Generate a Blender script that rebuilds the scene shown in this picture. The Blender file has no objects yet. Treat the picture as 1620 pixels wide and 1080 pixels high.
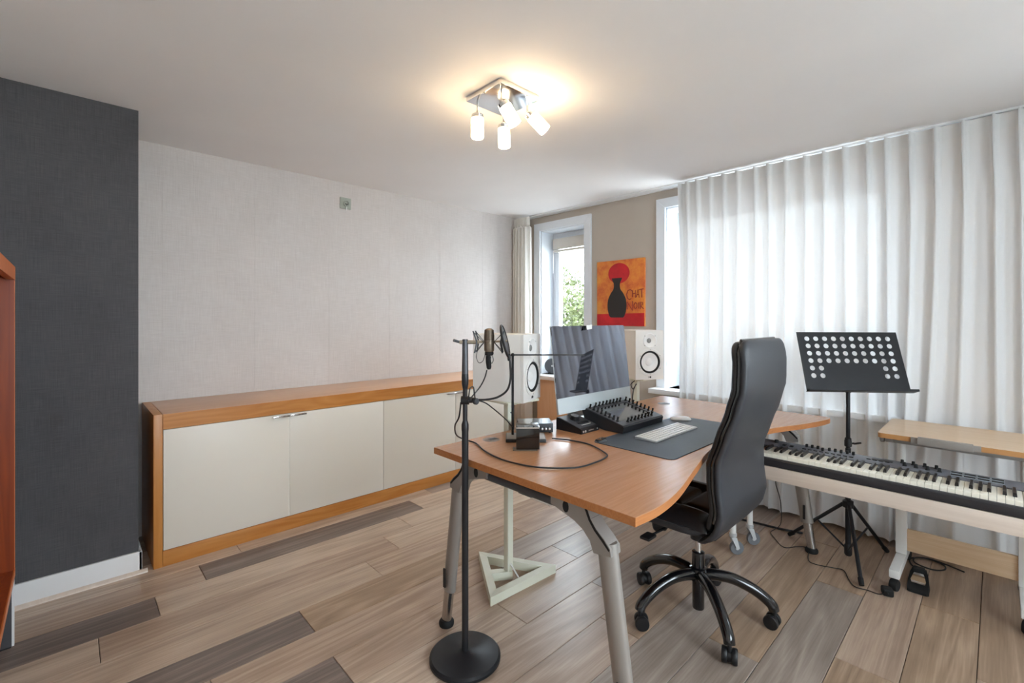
import bpy, bmesh, math, random
from mathutils import Vector, Matrix, Quaternion
random.seed(7)
PI = math.pi
scene = bpy.context.scene
COL = scene.collection

# ------------------------------------------------------------------ camera
CAM_H = 1.34
cam_d = bpy.data.cameras.new('camera')
cam_d.sensor_width = 36.0
cam_d.lens = 734.0 / 1620.0 * 36.0
cam_d.shift_y = -35.0 / 1620.0
cam_d.clip_start = 0.02
cam = bpy.data.objects.new('camera', cam_d)
COL.objects.link(cam)
cam.location = (0, 0, CAM_H)
cam.rotation_euler = (PI / 2, 0, -math.radians(43.70))
scene.camera = cam

# ------------------------------------------------------------------ world, exposure
SKY = 4.2
world = bpy.data.worlds.new('overcast_sky')
scene.world = world
world.use_nodes = True
wn = world.node_tree
bg = wn.nodes['Background']
bg.inputs['Color'].default_value = (0.85, 0.92, 1.0, 1)
bg.inputs['Strength'].default_value = SKY
scene.view_settings.view_transform = 'Standard'
scene.view_settings.look = 'None'
scene.view_settings.gamma = 1.0
scene.view_settings.use_curve_mapping = False
scene.view_settings.exposure = 2.22
try:
    cy = scene.cycles
    cy.max_bounces = 10
    cy.diffuse_bounces = 6
    cy.glossy_bounces = 4
    cy.transmission_bounces = 6
    cy.transparent_max_bounces = 16
    cy.caustics_reflective = False
    cy.caustics_refractive = False
    cy.sample_clamp_indirect = 6.0
    cy.use_denoising = True
except Exception:
    pass

# room numbers
H = 2.446            # ceiling height
XL, XR = -0.62, 3.67  # left wall, window wall
YN, YF = -1.75, 3.66  # wall behind the camera, far wall
LAMP = 7.0          # radiance of the lit lamp glasses


def portal(loc, rot, sx, sy):
    l = bpy.data.lights.new('window_portal', 'AREA')
    l.shape = 'RECTANGLE'
    l.size, l.size_y = sx, sy
    l.cycles.is_portal = True
    o = bpy.data.objects.new('window_portal', l)
    COL.objects.link(o)
    o.location = loc
    o.rotation_euler = rot


# openings (y0, y1, z0, z1) in the window wall, (x0, x1, z0, z1) in the wall behind the camera
WIN1 = (2.80, 3.39, 0.76, 2.285)
WIN2 = (0.42, 1.945, 0.76, 2.285)
FILL_WIN3 = (0.1, 1.9, 0.75, 2.25)  # added window behind the camera, out of view, for fill daylight
FILL_WIN4 = (-1.64, -0.92, 0.70, 2.285)  # added window beyond the curtain, out of view, lets in more fill
portal((3.99, (WIN1[0] + WIN1[1]) / 2, 1.52), (0, PI / 2, 0), 1.55, 0.62)
portal((3.99, (WIN2[0] + WIN2[1]) / 2, 1.52), (0, PI / 2, 0), 1.55, 1.55)
portal(((FILL_WIN3[0] + FILL_WIN3[1]) / 2, YN - .3, 1.5), (PI / 2, 0, 0), 1.85, 1.55)
portal((3.99, (FILL_WIN4[0] + FILL_WIN4[1]) / 2, 1.5), (0, PI / 2, 0), 1.65, .8)


# ------------------------------------------------------------------ materials
def lin(c):
    if isinstance(c, str):
        c = [int(c[i:i + 2], 16) for i in (1, 3, 5)]
    r = []
    for v in c[:3]:
        v = v / 255.0
        r.append(v / 12.92 if v <= 0.04045 else ((v + 0.055) / 1.055) ** 2.4)
    return (*r, 1.0)


MATS = {}


def base_mat(name):
    m = bpy.data.materials.new(name)
    m.use_nodes = True
    nt = m.node_tree
    return m, nt, nt.nodes['Principled BSDF']


def mat(name, c, rough=0.5, metal=0.0, spec=0.5, coat=0.0, var=0.04, scale=18.0, bump=0.0, bscale=120.0):
    """plain surface with a little procedural tone variation"""
    m, nt, p = base_mat(name)
    c = lin(c)
    tc = nt.nodes.new('ShaderNodeTexCoord')
    no = nt.nodes.new('ShaderNodeTexNoise')
    no.inputs['Scale'].default_value = scale
    no.inputs['Detail'].default_value = 3
    nt.links.new(tc.outputs['Object'], no.inputs['Vector'])
    cr = nt.nodes.new('ShaderNodeValToRGB')
    cr.color_ramp.elements[0].position = .3
    cr.color_ramp.elements[1].position = .7
    cr.color_ramp.elements[0].color = tuple(max(0, v * (1 - var)) for v in c[:3]) + (1,)
    cr.color_ramp.elements[1].color = tuple(min(1, v * (1 + var)) for v in c[:3]) + (1,)
    nt.links.new(no.outputs['Fac'], cr.inputs['Fac'])
    nt.links.new(cr.outputs['Color'], p.inputs['Base Color'])
    p.inputs['Roughness'].default_value = rough
    p.inputs['Metallic'].default_value = metal
    p.inputs['Specular IOR Level'].default_value = spec
    p.inputs['Coat Weight'].default_value = coat
    p.inputs['Coat Roughness'].default_value = .08
    if bump:
        n2 = nt.nodes.new('ShaderNodeTexNoise')
        n2.inputs['Scale'].default_value = bscale
        n2.inputs['Detail'].default_value = 4
        nt.links.new(tc.outputs['Object'], n2.inputs['Vector'])
        b = nt.nodes.new('ShaderNodeBump')
        b.inputs['Strength'].default_value = bump
        b.inputs['Distance'].default_value = .004
        nt.links.new(n2.outputs['Fac'], b.inputs['Height'])
        nt.links.new(b.outputs['Normal'], p.inputs['Normal'])
    MATS[name] = m
    return m


def wood(name, c0, c1, rough=0.4, along='x', scale=1.0, stretch=16.0, bump=0.08, rnd=False, rings=0.35, c2=None, spec=.5):
    m, nt, p = base_mat(name)
    tc = nt.nodes.new('ShaderNodeTexCoord')
    mp = nt.nodes.new('ShaderNodeMapping')
    s = [scale * stretch] * 3
    s['xyz'.index(along)] = scale * 1.0
    mp.inputs['Scale'].default_value = s
    src = tc.outputs['Object']
    if rnd:
        oi = nt.nodes.new('ShaderNodeObjectInfo')
        mul = nt.nodes.new('ShaderNodeMath')
        mul.operation = 'MULTIPLY'
        mul.inputs[1].default_value = 37.0
        nt.links.new(oi.outputs['Random'], mul.inputs[0])
        cx = nt.nodes.new('ShaderNodeCombineXYZ')
        for i in range(3):
            nt.links.new(mul.outputs[0], cx.inputs[i])
        ad = nt.nodes.new('ShaderNodeVectorMath')
        nt.links.new(src, ad.inputs[0])
        nt.links.new(cx.outputs[0], ad.inputs[1])
        src = ad.outputs[0]
    nt.links.new(src, mp.inputs['Vector'])
    n1 = nt.nodes.new('ShaderNodeTexNoise')
    n1.inputs['Scale'].default_value = 1.6
    n1.inputs['Detail'].default_value = 8
    n1.inputs['Roughness'].default_value = .62
    n1.inputs['Distortion'].default_value = .5
    nt.links.new(mp.outputs[0], n1.inputs['Vector'])
    wv = nt.nodes.new('ShaderNodeTexNoise')
    wv.inputs['Scale'].default_value = .35
    wv.inputs['Detail'].default_value = 2
    wv.inputs['Distortion'].default_value = 1.2
    nt.links.new(mp.outputs[0], wv.inputs['Vector'])
    ml = nt.nodes.new('ShaderNodeMath')
    ml.operation = 'MULTIPLY'
    ml.inputs[1].default_value = 14.0
    nt.links.new(wv.outputs['Fac'], ml.inputs[0])
    fr = nt.nodes.new('ShaderNodeMath')
    fr.operation = 'PINGPONG'
    fr.inputs[1].default_value = 1.0
    nt.links.new(ml.outputs[0], fr.inputs[0])
    mx = nt.nodes.new('ShaderNodeMix')
    mx.data_type = 'FLOAT'
    mx.inputs[0].default_value = rings
    nt.links.new(n1.outputs['Fac'], mx.inputs[2])
    nt.links.new(fr.outputs[0], mx.inputs[3])
    if rnd:
        mp2 = nt.nodes.new('ShaderNodeMapping')
        mp2.inputs['Scale'].default_value = (5.0, 150.0, 150.0)
        nt.links.new(src, mp2.inputs['Vector'])
        n3 = nt.nodes.new('ShaderNodeTexNoise')
        n3.inputs['Scale'].default_value = 1.0
        n3.inputs['Detail'].default_value = 4
        n3.inputs['Distortion'].default_value = .3
        nt.links.new(mp2.outputs[0], n3.inputs['Vector'])
        bl = nt.nodes.new('ShaderNodeTexNoise')
        bl.inputs['Scale'].default_value = 3.0
        bl.inputs['Detail'].default_value = 4
        nt.links.new(src, bl.inputs['Vector'])
        mx2 = nt.nodes.new('ShaderNodeMix')
        mx2.data_type = 'FLOAT'
        mx2.inputs[0].default_value = .40
        nt.links.new(mx.outputs[0], mx2.inputs[2])
        nt.links.new(n3.outputs['Fac'], mx2.inputs[3])
        mx = nt.nodes.new('ShaderNodeMix')
        mx.data_type = 'FLOAT'
        mx.inputs[0].default_value = .22
        nt.links.new(mx2.outputs[0], mx.inputs[2])
        nt.links.new(bl.outputs['Fac'], mx.inputs[3])
    cr = nt.nodes.new('ShaderNodeValToRGB')
    cr.color_ramp.elements[0].position = .25
    cr.color_ramp.elements[1].position = .75
    cr.color_ramp.elements[0].color = lin(c0)
    cr.color_ramp.elements[1].color = lin(c1)
    if c2:
        e = cr.color_ramp.elements.new(.5)
        e.color = lin(c2)
    nt.links.new(mx.outputs[0], cr.inputs['Fac'])
    nt.links.new(cr.outputs['Color'], p.inputs['Base Color'])
    p.inputs['Roughness'].default_value = rough
    p.inputs['Specular IOR Level'].default_value = spec
    if bump:
        b = nt.nodes.new('ShaderNodeBump')
        b.inputs['Strength'].default_value = bump
        b.inputs['Distance'].default_value = .002
        nt.links.new(mx.outputs[0], b.inputs['Height'])
        nt.links.new(b.outputs['Normal'], p.inputs['Normal'])
    MATS[name] = m
    return m


def linen(name, c0, c1, fine=260.0, rough=.9, bump=.25, blotch=.5, width=.53, axis=0):
    """woven wallpaper: crossed fine threads, blotches, faint vertical joints between the strips"""
    m, nt, p = base_mat(name)
    tc = nt.nodes.new('ShaderNodeTexCoord')
    fac = []
    for sc in ((fine, fine, 9.0), (14.0, 14.0, fine)):
        mp = nt.nodes.new('ShaderNodeMapping')
        mp.inputs['Scale'].default_value = sc
        nt.links.new(tc.outputs['Object'], mp.inputs['Vector'])
        n = nt.nodes.new('ShaderNodeTexNoise')
        n.inputs['Scale'].default_value = 1.0
        n.inputs['Detail'].default_value = 2
        nt.links.new(mp.outputs[0], n.inputs['Vector'])
        fac.append(n.outputs['Fac'])
    a = nt.nodes.new('ShaderNodeMath')
    a.operation = 'ADD'
    nt.links.new(fac[0], a.inputs[0])
    nt.links.new(fac[1], a.inputs[1])
    bl = nt.nodes.new('ShaderNodeTexNoise')
    bl.inputs['Scale'].default_value = 3.2
    bl.inputs['Detail'].default_value = 5
    bl.inputs['Roughness'].default_value = .6
    nt.links.new(tc.outputs['Object'], bl.inputs['Vector'])
    b2 = nt.nodes.new('ShaderNodeMath')
    b2.operation = 'MULTIPLY_ADD'
    b2.inputs[1].default_value = blotch
    nt.links.new(bl.outputs['Fac'], b2.inputs[0])
    nt.links.new(a.outputs[0], b2.inputs[2])
    cr = nt.nodes.new('ShaderNodeValToRGB')
    mr = nt.nodes.new('ShaderNodeMapRange')
    mr.inputs['From Min'].default_value = .7
    mr.inputs['From Max'].default_value = 1.3 + blotch
    nt.links.new(b2.outputs[0], mr.inputs['Value'])
    cr.color_ramp.elements[0].color = lin(c0)
    cr.color_ramp.elements[1].color = lin(c1)
    nt.links.new(mr.outputs[0], cr.inputs['Fac'])
    nt.links.new(cr.outputs['Color'], p.inputs['Base Color'])
    p.inputs['Roughness'].default_value = rough
    p.inputs['Specular IOR Level'].default_value = .25
    b = nt.nodes.new('ShaderNodeBump')
    b.inputs['Strength'].default_value = bump
    b.inputs['Distance'].default_value = .002
    nt.links.new(a.outputs[0], b.inputs['Height'])
    nt.links.new(b.outputs['Normal'], p.inputs['Normal'])
    return m


def fabric_sheer(name, c, transp, transl):
    m = bpy.data.materials.new(name)
    m.use_nodes = True
    nt = m.node_tree
    nt.nodes.remove(nt.nodes['Principled BSDF'])
    out = nt.nodes['Material Output']
    tc = nt.nodes.new('ShaderNodeTexCoord')
    no = nt.nodes.new('ShaderNodeTexNoise')
    no.inputs['Scale'].default_value = 300
    nt.links.new(tc.outputs['Object'], no.inputs['Vector'])
    cr = nt.nodes.new('ShaderNodeValToRGB')
    k = lin(c)
    cr.color_ramp.elements[0].color = tuple(v * .94 for v in k[:3]) + (1,)
    cr.color_ramp.elements[1].color = k
    nt.links.new(no.outputs['Fac'], cr.inputs['Fac'])
    d = nt.nodes.new('ShaderNodeBsdfDiffuse')
    t = nt.nodes.new('ShaderNodeBsdfTranslucent')
    g = nt.nodes.new('ShaderNodeBsdfTransparent')
    nt.links.new(cr.outputs['Color'], d.inputs['Color'])
    nt.links.new(cr.outputs['Color'], t.inputs['Color'])
    m1 = nt.nodes.new('ShaderNodeMixShader')
    m1.inputs[0].default_value = transl
    nt.links.new(d.outputs[0], m1.inputs[1])
    nt.links.new(t.outputs[0], m1.inputs[2])
    m2 = nt.nodes.new('ShaderNodeMixShader')
    m2.inputs[0].default_value = transp
    nt.links.new(m1.outputs[0], m2.inputs[1])
    nt.links.new(g.outputs[0], m2.inputs[2])
    nt.links.new(m2.outputs[0], out.inputs['Surface'])
    return m


def pane_glass(name):
    m = bpy.data.materials.new(name)
    m.use_nodes = True
    nt = m.node_tree
    nt.nodes.remove(nt.nodes['Principled BSDF'])
    out = nt.nodes['Material Output']
    g = nt.nodes.new('ShaderNodeBsdfTransparent')
    g.inputs['Color'].default_value = (.94, .97, .97, 1)
    s = nt.nodes.new('ShaderNodeBsdfGlossy')
    s.inputs['Roughness'].default_value = .01
    f = nt.nodes.new('ShaderNodeFresnel')
    f.inputs['IOR'].default_value = 1.45
    mx = nt.nodes.new('ShaderNodeMixShader')
    # only the outer skin of the pane mirrors; the far skin of the same pane lets light out
    ge = nt.nodes.new('ShaderNodeNewGeometry')
    iv = nt.nodes.new('ShaderNodeMath')
    iv.operation = 'SUBTRACT'
    iv.inputs[0].default_value = 1.0
    nt.links.new(ge.outputs['Backfacing'], iv.inputs[1])
    fm = nt.nodes.new('ShaderNodeMath')
    fm.operation = 'MULTIPLY'
    nt.links.new(f.outputs[0], fm.inputs[0])
    nt.links.new(iv.outputs[0], fm.inputs[1])
    nt.links.new(fm.outputs[0], mx.inputs[0])
    nt.links.new(g.outputs[0], mx.inputs[1])
    nt.links.new(s.outputs[0], mx.inputs[2])
    nt.links.new(mx.outputs[0], out.inputs['Surface'])
    return m


M_ceil = mat('ceiling_paint', '#eeecec', .95, spec=.1, var=.015, scale=2)
M_wall = mat('greige_paint', '#b9b0a6', .92, spec=.15, var=.02, scale=3, bump=.05)
M_wall2 = mat('offwhite_paint', '#dcd8d2', .92, spec=.15, var=.02, scale=3)
M_linen = linen('light_linen_wallpaper', '#c3bcb9', '#dcd7d5', fine=420, bump=.12)
M_dark = linen('dark_linen_wallpaper', '#424246', '#656467', fine=420, bump=.2, blotch=.7)
M_white = mat('white_gloss_paint', '#e9eaec', .35, var=.01)
M_uwhite = mat('white_window_frame', '#dfe4ea', .3, var=.01)
M_uvoid = mat('floor_underlay', '#3c332c', .95)
M_glass = pane_glass('window_glass')
M_beech = wood('orange_beech', '#b4702e', '#c98a48', .36, 'x', 1.6, 14, .03, rings=.3)
M_beechz = wood('orange_beech_upright', '#b4702e', '#c98a48', .36, 'z', 1.6, 14, .03, rings=.3)
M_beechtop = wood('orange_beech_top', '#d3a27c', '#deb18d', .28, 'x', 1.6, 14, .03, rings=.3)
M_desk = wood('desk_beech', '#ae7c58', '#bd8c68', .26, 'x', 2.0, 22, .02, rings=.25)
M_deskedge = wood('desk_edge', '#a8683a', '#bb7c4a', .4, 'x', 2.0, 22, .02, rings=.25)
M_cherry = wood('cherry_veneer', '#7d3009', '#97400d', .4, 'z', 1.6, 12, .03, rings=.3)
M_cherry_edge = mat('cherry_edge', '#c8703c', .4)
M_maple = wood('maple_laminate', '#d0b08c', '#dcc0a0', .35, 'y', 2.0, 18, .02, rings=.25)
M_maple_edge = mat('maple_edge', '#b98450', .45)
M_pale = wood('pale_board', '#cdbcae', '#dacbbe', .4, 'y', 1.6, 14, .02, rings=.2)
M_cream = mat('cream_door', '#e4ddd2', .4, var=.008, scale=2)
M_creamin = mat('cabinet_inside', '#f1ece2', .6, var=.01)
M_chrome = mat('chrome', '#d8d8d8', .12, 1.0, var=.01)
M_alu = mat('satin_aluminium', '#a39e99', .45, .55, var=.02)
M_aluin = mat('aluminium_tube', '#c4c2c0', .25, 1.0, var=.02)
M_steel = mat('grey_steel', '#5a5e63', .45, .6)
M_black = mat('black_plastic', '#151518', .45)
M_blackg = mat('black_gloss_enamel', '#0d0d10', .16, coat=.5)
M_satin = mat('black_satin_metal', '#222327', .42, .3)
M_mic_pole = mat('graphite_pole', '#2e2e31', .38, .4)
M_mic_up = mat('grey_pole_tube', '#56565a', .38, .5)
M_rub = mat('black_rubber', '#121213', .75)
M_leather = mat('black_leather', '#1b1c1f', .26, var=.12, scale=40, bump=.25, bscale=260)
M_leather2 = mat('dark_grey_back_leather', '#303237', .42, var=.06, scale=20, bump=.12, bscale=380)
M_spk = mat('white_speaker_cabinet', '#e6e3df', .45, var=.008)
M_cone = mat('white_speaker_cone', '#efedeb', .5, var=.01)
M_dark_grille = mat('tweeter_grey', '#8d8c8a', .5)
M_stand = mat('off_white_stand_paint', '#dcdccb', .5, var=.01)
M_twhite = mat('white_tube_paint', '#e4e4e2', .3, var=.01)
M_mat = mat('blue_grey_desk_mat', '#434d59', .5, var=.05, scale=60, bump=.1, bscale=500)
M_silver = mat('silver_body', '#cdd0d3', .3, .7, var=.01)
M_chin = mat('pale_silver_chin', '#c9d2d6', .35, .2, var=.01)
M_keycap = mat('white_keycap', '#f1f2f4', .4, var=.01)
M_ivory = mat('ivory_key', '#efe9da', .3, var=.01)
M_ebony = mat('black_piano_key', '#1c1a1a', .28)
M_kb = mat('keyboard_case', '#2b2a2e', .42, var=.03)
M_kbpanel = mat('keyboard_panel', '#6c6f77', .3, .1, var=.03)
M_padline = mat('pad_outline_grey', '#8e959b', .5)
M_dock = mat('dock_black_metal', '#26272b', .42, .1)
M_docktop = mat('dock_grey_top', '#4a4b51', .4, .2)
M_tablet = mat('tablet_glass', '#2a2b31', .12, coat=.6)
M_greyp = mat('grey_plastic', '#8b837d', .5)
M_wheel = mat('grey_wheel_tyre', '#70747a', .5)
M_cable = mat('black_cable', '#18181a', .45)
M_drape = fabric_sheer('cream_drape_fabric', '#f4f1ec', .0, .35)
M_sheer = fabric_sheer('white_sheer_fabric', '#e7e7e8', .010, .049)
M_blind = mat('beige_vent', '#cfc9c0', .6)
M_paper = mat('white_paper', '#f4f4f2', .7, var=.005)
M_disc = mat('dark_grey_disc', '#4b5057', .6)
M_bronze = mat('mic_champagne', '#8c8072', .35, .8, var=.05)
M_bronze2 = mat('mic_dark_grille', '#6a5d50', .45, .6, var=.12, scale=300)
M_sock = mat('grey_green_socket', '#a3aaa0', .5, var=.02)
M_orange = None

# shiny dark monitor glass
m_, nt_, p_ = base_mat('screen_glass')
p_.inputs['Base Color'].default_value = (.01, .011, .016, 1)
p_.inputs['Roughness'].default_value = .03
p_.inputs['IOR'].default_value = 3.3
p_.inputs['Specular Tint'].default_value = (.80, .88, 1, 1)
p_.inputs['Coat Weight'].default_value = 1.0
p_.inputs['Coat IOR'].default_value = 1.7
p_.inputs['Coat Roughness'].default_value = .02
p_.inputs['Coat Tint'].default_value = (.86, .88, 1, 1)
M_screen = m_

# lit opal lamp glass
m_, nt_, p_ = base_mat('lit_opal_glass')
p_.inputs['Base Color'].default_value = (.95, .9, .8, 1)
p_.inputs['Roughness'].default_value = .3
p_.inputs['Emission Color'].default_value = (1.0, .74, .44, 1)
p_.inputs['Emission Strength'].default_value = LAMP
M_lamp = m_

# mottled orange canvas paint
m_, nt_, p_ = base_mat('mottled_orange_paint')
tc_ = nt_.nodes.new('ShaderNodeTexCoord')
no_ = nt_.nodes.new('ShaderNodeTexNoise')
no_.inputs['Scale'].default_value = 7
no_.inputs['Detail'].default_value = 7
no_.inputs['Roughness'].default_value = .65
nt_.links.new(tc_.outputs['Object'], no_.inputs['Vector'])
cr_ = nt_.nodes.new('ShaderNodeValToRGB')
cr_.color_ramp.elements[0].position = .36
cr_.color_ramp.elements[1].position = .64
cr_.color_ramp.elements[0].color = lin('#c4562c')
cr_.color_ramp.elements[1].color = lin('#e2963a')
e_ = cr_.color_ramp.elements.new(.5)
e_.color = lin('#d97a34')
nt_.links.new(no_.outputs['Fac'], cr_.inputs['Fac'])
nt_.links.new(cr_.outputs['Color'], p_.inputs['Base Color'])
p_.inputs['Roughness'].default_value = .6
M_orange = m_
M_redp = mat('red_paint', '#bf1a24', .55, var=.2, scale=9)
M_darkp = mat('charcoal_paint', '#2b2726', .6)
M_letter = mat('brick_red_lettering', '#8a2416', .6)


# ------------------------------------------------------------------ mesh helpers
class MB:
    def __init__(s):
        s.bm = bmesh.new()

    def box(s, x0, x1, y0, y1, z0, z1, bev=0.0, seg=2, mtx=None):
        r = bmesh.ops.create_cube(s.bm, size=1.0)
        vs = r['verts']
        for v in vs:
            v.co = Vector(((x0 + x1) / 2 + v.co.x * (x1 - x0), (y0 + y1) / 2 + v.co.y * (y1 - y0), (z0 + z1) / 2 + v.co.z * (z1 - z0)))
        if bev > 0:
            es = list({e for v in vs for e in v.link_edges})
            rr = bmesh.ops.bevel(s.bm, geom=es, offset=bev, segments=seg, affect='EDGES', profile=.6)
            vs = list({v for f in rr['faces'] for v in f.verts} | {v for v in vs if v.is_valid})
        if mtx is not None:
            for v in vs:
                v.co = mtx @ v.co
        return s

    def rings(s, rings, cap0=True, cap1=True, closed=True):
        R = [[s.bm.verts.new(Vector(p)) for p in ring] for ring in rings]
        n = len(R[0])
        for a, b in zip(R[:-1], R[1:]):
            for i in range(n if closed else n - 1):
                j = (i + 1) % n
                try:
                    s.bm.faces.new((a[i], a[j], b[j], b[i]))
                except ValueError:
                    pass
        if cap0 and closed:
            s.bm.faces.new(list(reversed(R[0])))
        if cap1 and closed:
            s.bm.faces.new(R[-1])
        return s

    def tube(s, pts, r, seg=10, ry=None, up=None, cap=True):
        pts = [Vector(p) for p in pts]
        n = len(pts)
        rs = r if isinstance(r, (list, tuple)) else [r] * n
        rys = (ry if isinstance(ry, (list, tuple)) else [ry] * n) if ry is not None else rs
        T = []
        for i in range(n):
            a = pts[max(0, i - 1)]
            b = pts[min(n - 1, i + 1)]
            T.append((b - a).normalized())
        u = Vector(up) if up else (Vector((0, 0, 1)) if abs(T[0].z) < .9 else Vector((1, 0, 0)))
        u = (u - T[0] * u.dot(T[0])).normalized()
        out = []
        for i in range(n):
            if i:
                q = T[i - 1].rotation_difference(T[i])
                u = q @ u
                u = (u - T[i] * u.dot(T[i])).normalized()
            w = T[i].cross(u)
            out.append([pts[i] + u * (rs[i] * math.cos(2 * PI * k / seg)) + w * (rys[i] * math.sin(2 * PI * k / seg)) for k in range(seg)])
        return s.rings(out, cap, cap)

    def cyl(s, p0, p1, r0, r1=None, seg=20):
        return s.tube([p0, p1], [r0, r0 if r1 is None else r1], seg)

    def lathe(s, prof, c=(0, 0, 0), axis=(0, 0, 1), seg=28, cap=True):
        q = Vector((0, 0, 1)).rotation_difference(Vector(axis).normalized())
        c = Vector(c)
        rr = []
        for r, z in prof:
            rr.append([c + q @ Vector((r * math.cos(2 * PI * k / seg), r * math.sin(2 * PI * k / seg), z)) for k in range(seg)])
        return s.rings(rr, cap, cap)

    def prism(s, poly, z0, z1, bev=0.0):
        a = [s.bm.verts.new((x, y, z0)) for x, y in poly]
        b = [s.bm.verts.new((x, y, z1)) for x, y in poly]
        n = len(poly)
        s.bm.faces.new(list(reversed(a)))
        s.bm.faces.new(b)
        for i in range(n):
            j = (i + 1) % n
            s.bm.faces.new((a[i], a[j], b[j], b[i]))
        return s

    def ball(s, c, r, seg=14, sc=(1, 1, 1)):
        m = Matrix.Translation(Vector(c)) @ Matrix.Diagonal((*sc, 1))
        bmesh.ops.create_uvsphere(s.bm, u_segments=seg, v_segments=max(6, seg // 2), radius=r, matrix=m)
        return s

    def xf(s, m):
        bmesh.ops.transform(s.bm, matrix=m, verts=s.bm.verts)
        return s

    def obj(s, name, m, parent=None, loc=None, rotz=None, smooth=True, ang=35):
        bmesh.ops.recalc_face_normals(s.bm, faces=s.bm.faces)
        me = bpy.data.meshes.new(name)
        s.bm.to_mesh(me)
        s.bm.free()
        if smooth:
            for p in me.polygons:
                p.use_smooth = True
            me.set_sharp_from_angle(angle=math.radians(ang))
        if m is not None:
            me.materials.append(m)
        return link(name, me, parent, loc, rotz)


def link(name, me, parent=None, loc=None, rotz=None):
    o = bpy.data.objects.new(name, me)
    COL.objects.link(o)
    if parent is not None:
        o.parent = parent
    if loc is not None:
        o.location = loc
    if rotz is not None:
        o.rotation_euler = (0, 0, rotz)
    return o


def thing(name, label, cat, loc=(0, 0, 0), rotz=0.0, group=None):
    o = bpy.data.objects.new(name, None)
    o.empty_display_size = .1
    COL.objects.link(o)
    o.location = loc
    o.rotation_euler = (0, 0, rotz)
    return tag(o, label, cat, group)


def tag(o, label, cat, group=None):
    o['label'] = label
    o['category'] = cat
    if group:
        o['group'] = group
    return o


def struct(o, label=None):
    o['kind'] = 'structure'
    if label:
        o['label'] = label
    return o


def box(name, m, parent, *a, bev=0.0, **k):
    return MB().box(*a, bev=bev, **k).obj(name, m, parent)


def spline(pts, n=8, closed=False):
    """Catmull-Rom through the points"""
    P = [Vector(p) for p in pts]
    out = []
    N = len(P)
    rng = range(N) if closed else range(N - 1)
    for i in rng:
        p0 = P[(i - 1) % N] if closed or i > 0 else P[0] * 2 - P[1]
        p1, p2 = P[i], P[(i + 1) % N]
        p3 = P[(i + 2) % N] if closed or i + 2 < N else P[-1] * 2 - P[-2]
        for k in range(n):
            t = k / n
            out.append(.5 * ((2 * p1) + (p2 - p0) * t + (2 * p0 - 5 * p1 + 4 * p2 - p3) * t * t + (3 * p1 - p0 - 3 * p2 + p3) * t ** 3))
    if not closed:
        out.append(P[-1])
    return out


def lerp_table(tab, x):
    if x <= tab[0][0]:
        return tab[0][1]
    for (a, va), (b, vb) in zip(tab[:-1], tab[1:]):
        if x <= b:
            t = (x - a) / (b - a)
            t = t * t * (3 - 2 * t) * .5 + t * .5
            return va + (vb - va) * t
    return tab[-1][1]


def copy_tree(o, parent=None):
    c = o.copy()
    COL.objects.link(c)
    c.parent = parent
    for ch in list(o.children):
        copy_tree(ch, c)
    return c


# ================================================================== THE SETTING
# ------------------------------------------------------------------ floor and its planks
fl = struct(MB().box(XL, XR, YN, YF, -.05, -.0075).obj('floor', M_uvoid), 'wood-look plank floor in light and dark greyed oak tones')
TONES = [wood('oak_plank_light', '#8f7866', '#dac6b2', .34, 'x', 1.0, 13, .2, True, .34, '#b9a28e'),
         wood('oak_plank_tan', '#836c5b', '#c9b39f', .34, 'x', 1.0, 13, .2, True, .34, '#a88f7c'),
         wood('oak_plank_warm', '#7b6350', '#c2a78e', .34, 'x', 1.0, 13, .2, True, .38, '#9f856e'),
         wood('oak_plank_grey', '#76685e', '#bbada2', .34, 'x', 1.0, 13, .2, True, .34, '#998a7f'),
         wood('oak_plank_dark', '#53463f', '#9d8c82', .34, 'x', 1.0, 13, .2, True, .34, '#776860')]
PW, PL, L0 = .197, 1.31, 2.812
# row -> (a known joint, {joint index: tone}); tone of the plank that starts at joint + n * PL
KNOWN = {-3: (.15, {0: 1}), -2: (.72, {-1: 0, 0: 0, 1: 3}), -1: (.512, {0: 4, -1: 1, 1: 0}), 0: (.30, {-1: 4, 0: 0, 1: 0}),
         1: (.09, {0: 1, -1: 0, 1: 0}), 2: (1.188, {-1: 0, 0: 1}), 3: (.765, {-1: 4, 0: 2, 1: 1}), 4: (.38, {0: 1, -1: 0, 1: 3}),
         5: (.76, {-1: 4, 0: 1, 1: 3}), 6: (1.46, {-1: 0, 0: 1}), 7: (.62, {0: 1, 1: 3}), 8: (1.73, {-1: 1, 0: 2}),
         9: (2.5, {-1: 3, 0: 1}), 10: (1.95, {0: 2, -1: 3}), 11: (2.78, {-1: 3, 0: 2}), 12: (2.2, {0: 1, -1: 2}),
         13: (2.9, {-1: 2, 0: 2}), 14: (2.45, {0: 2, -1: 1})}
plank_cache = {}


def plank_mesh(L, W, tone):
    k = (round(L, 3), round(W, 3), tone)
    if k not in plank_cache:
        b = MB()
        g, c = .0011, .0016
        x, y = L / 2 - g, W / 2 - g
        b.rings([[(-x, -y, -.0075), (x, -y, -.0075), (x, y, -.0075), (-x, y, -.0075)],
                 [(-x, -y, -c), (x, -y, -c), (x, y, -c), (-x, y, -c)],
                 [(-x + c, -y + c, 0), (x - c, -y + c, 0), (x - c, y - c, 0), (-x + c, y - c, 0)]])
        bmesh.ops.recalc_face_normals(b.bm, faces=b.bm.faces)
        me = bpy.data.meshes.new('plank')
        b.bm.to_mesh(me)
        b.bm.free()
        me.materials.append(TONES[tone])
        plank_cache[k] = me
    return plank_cache[k]


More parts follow.
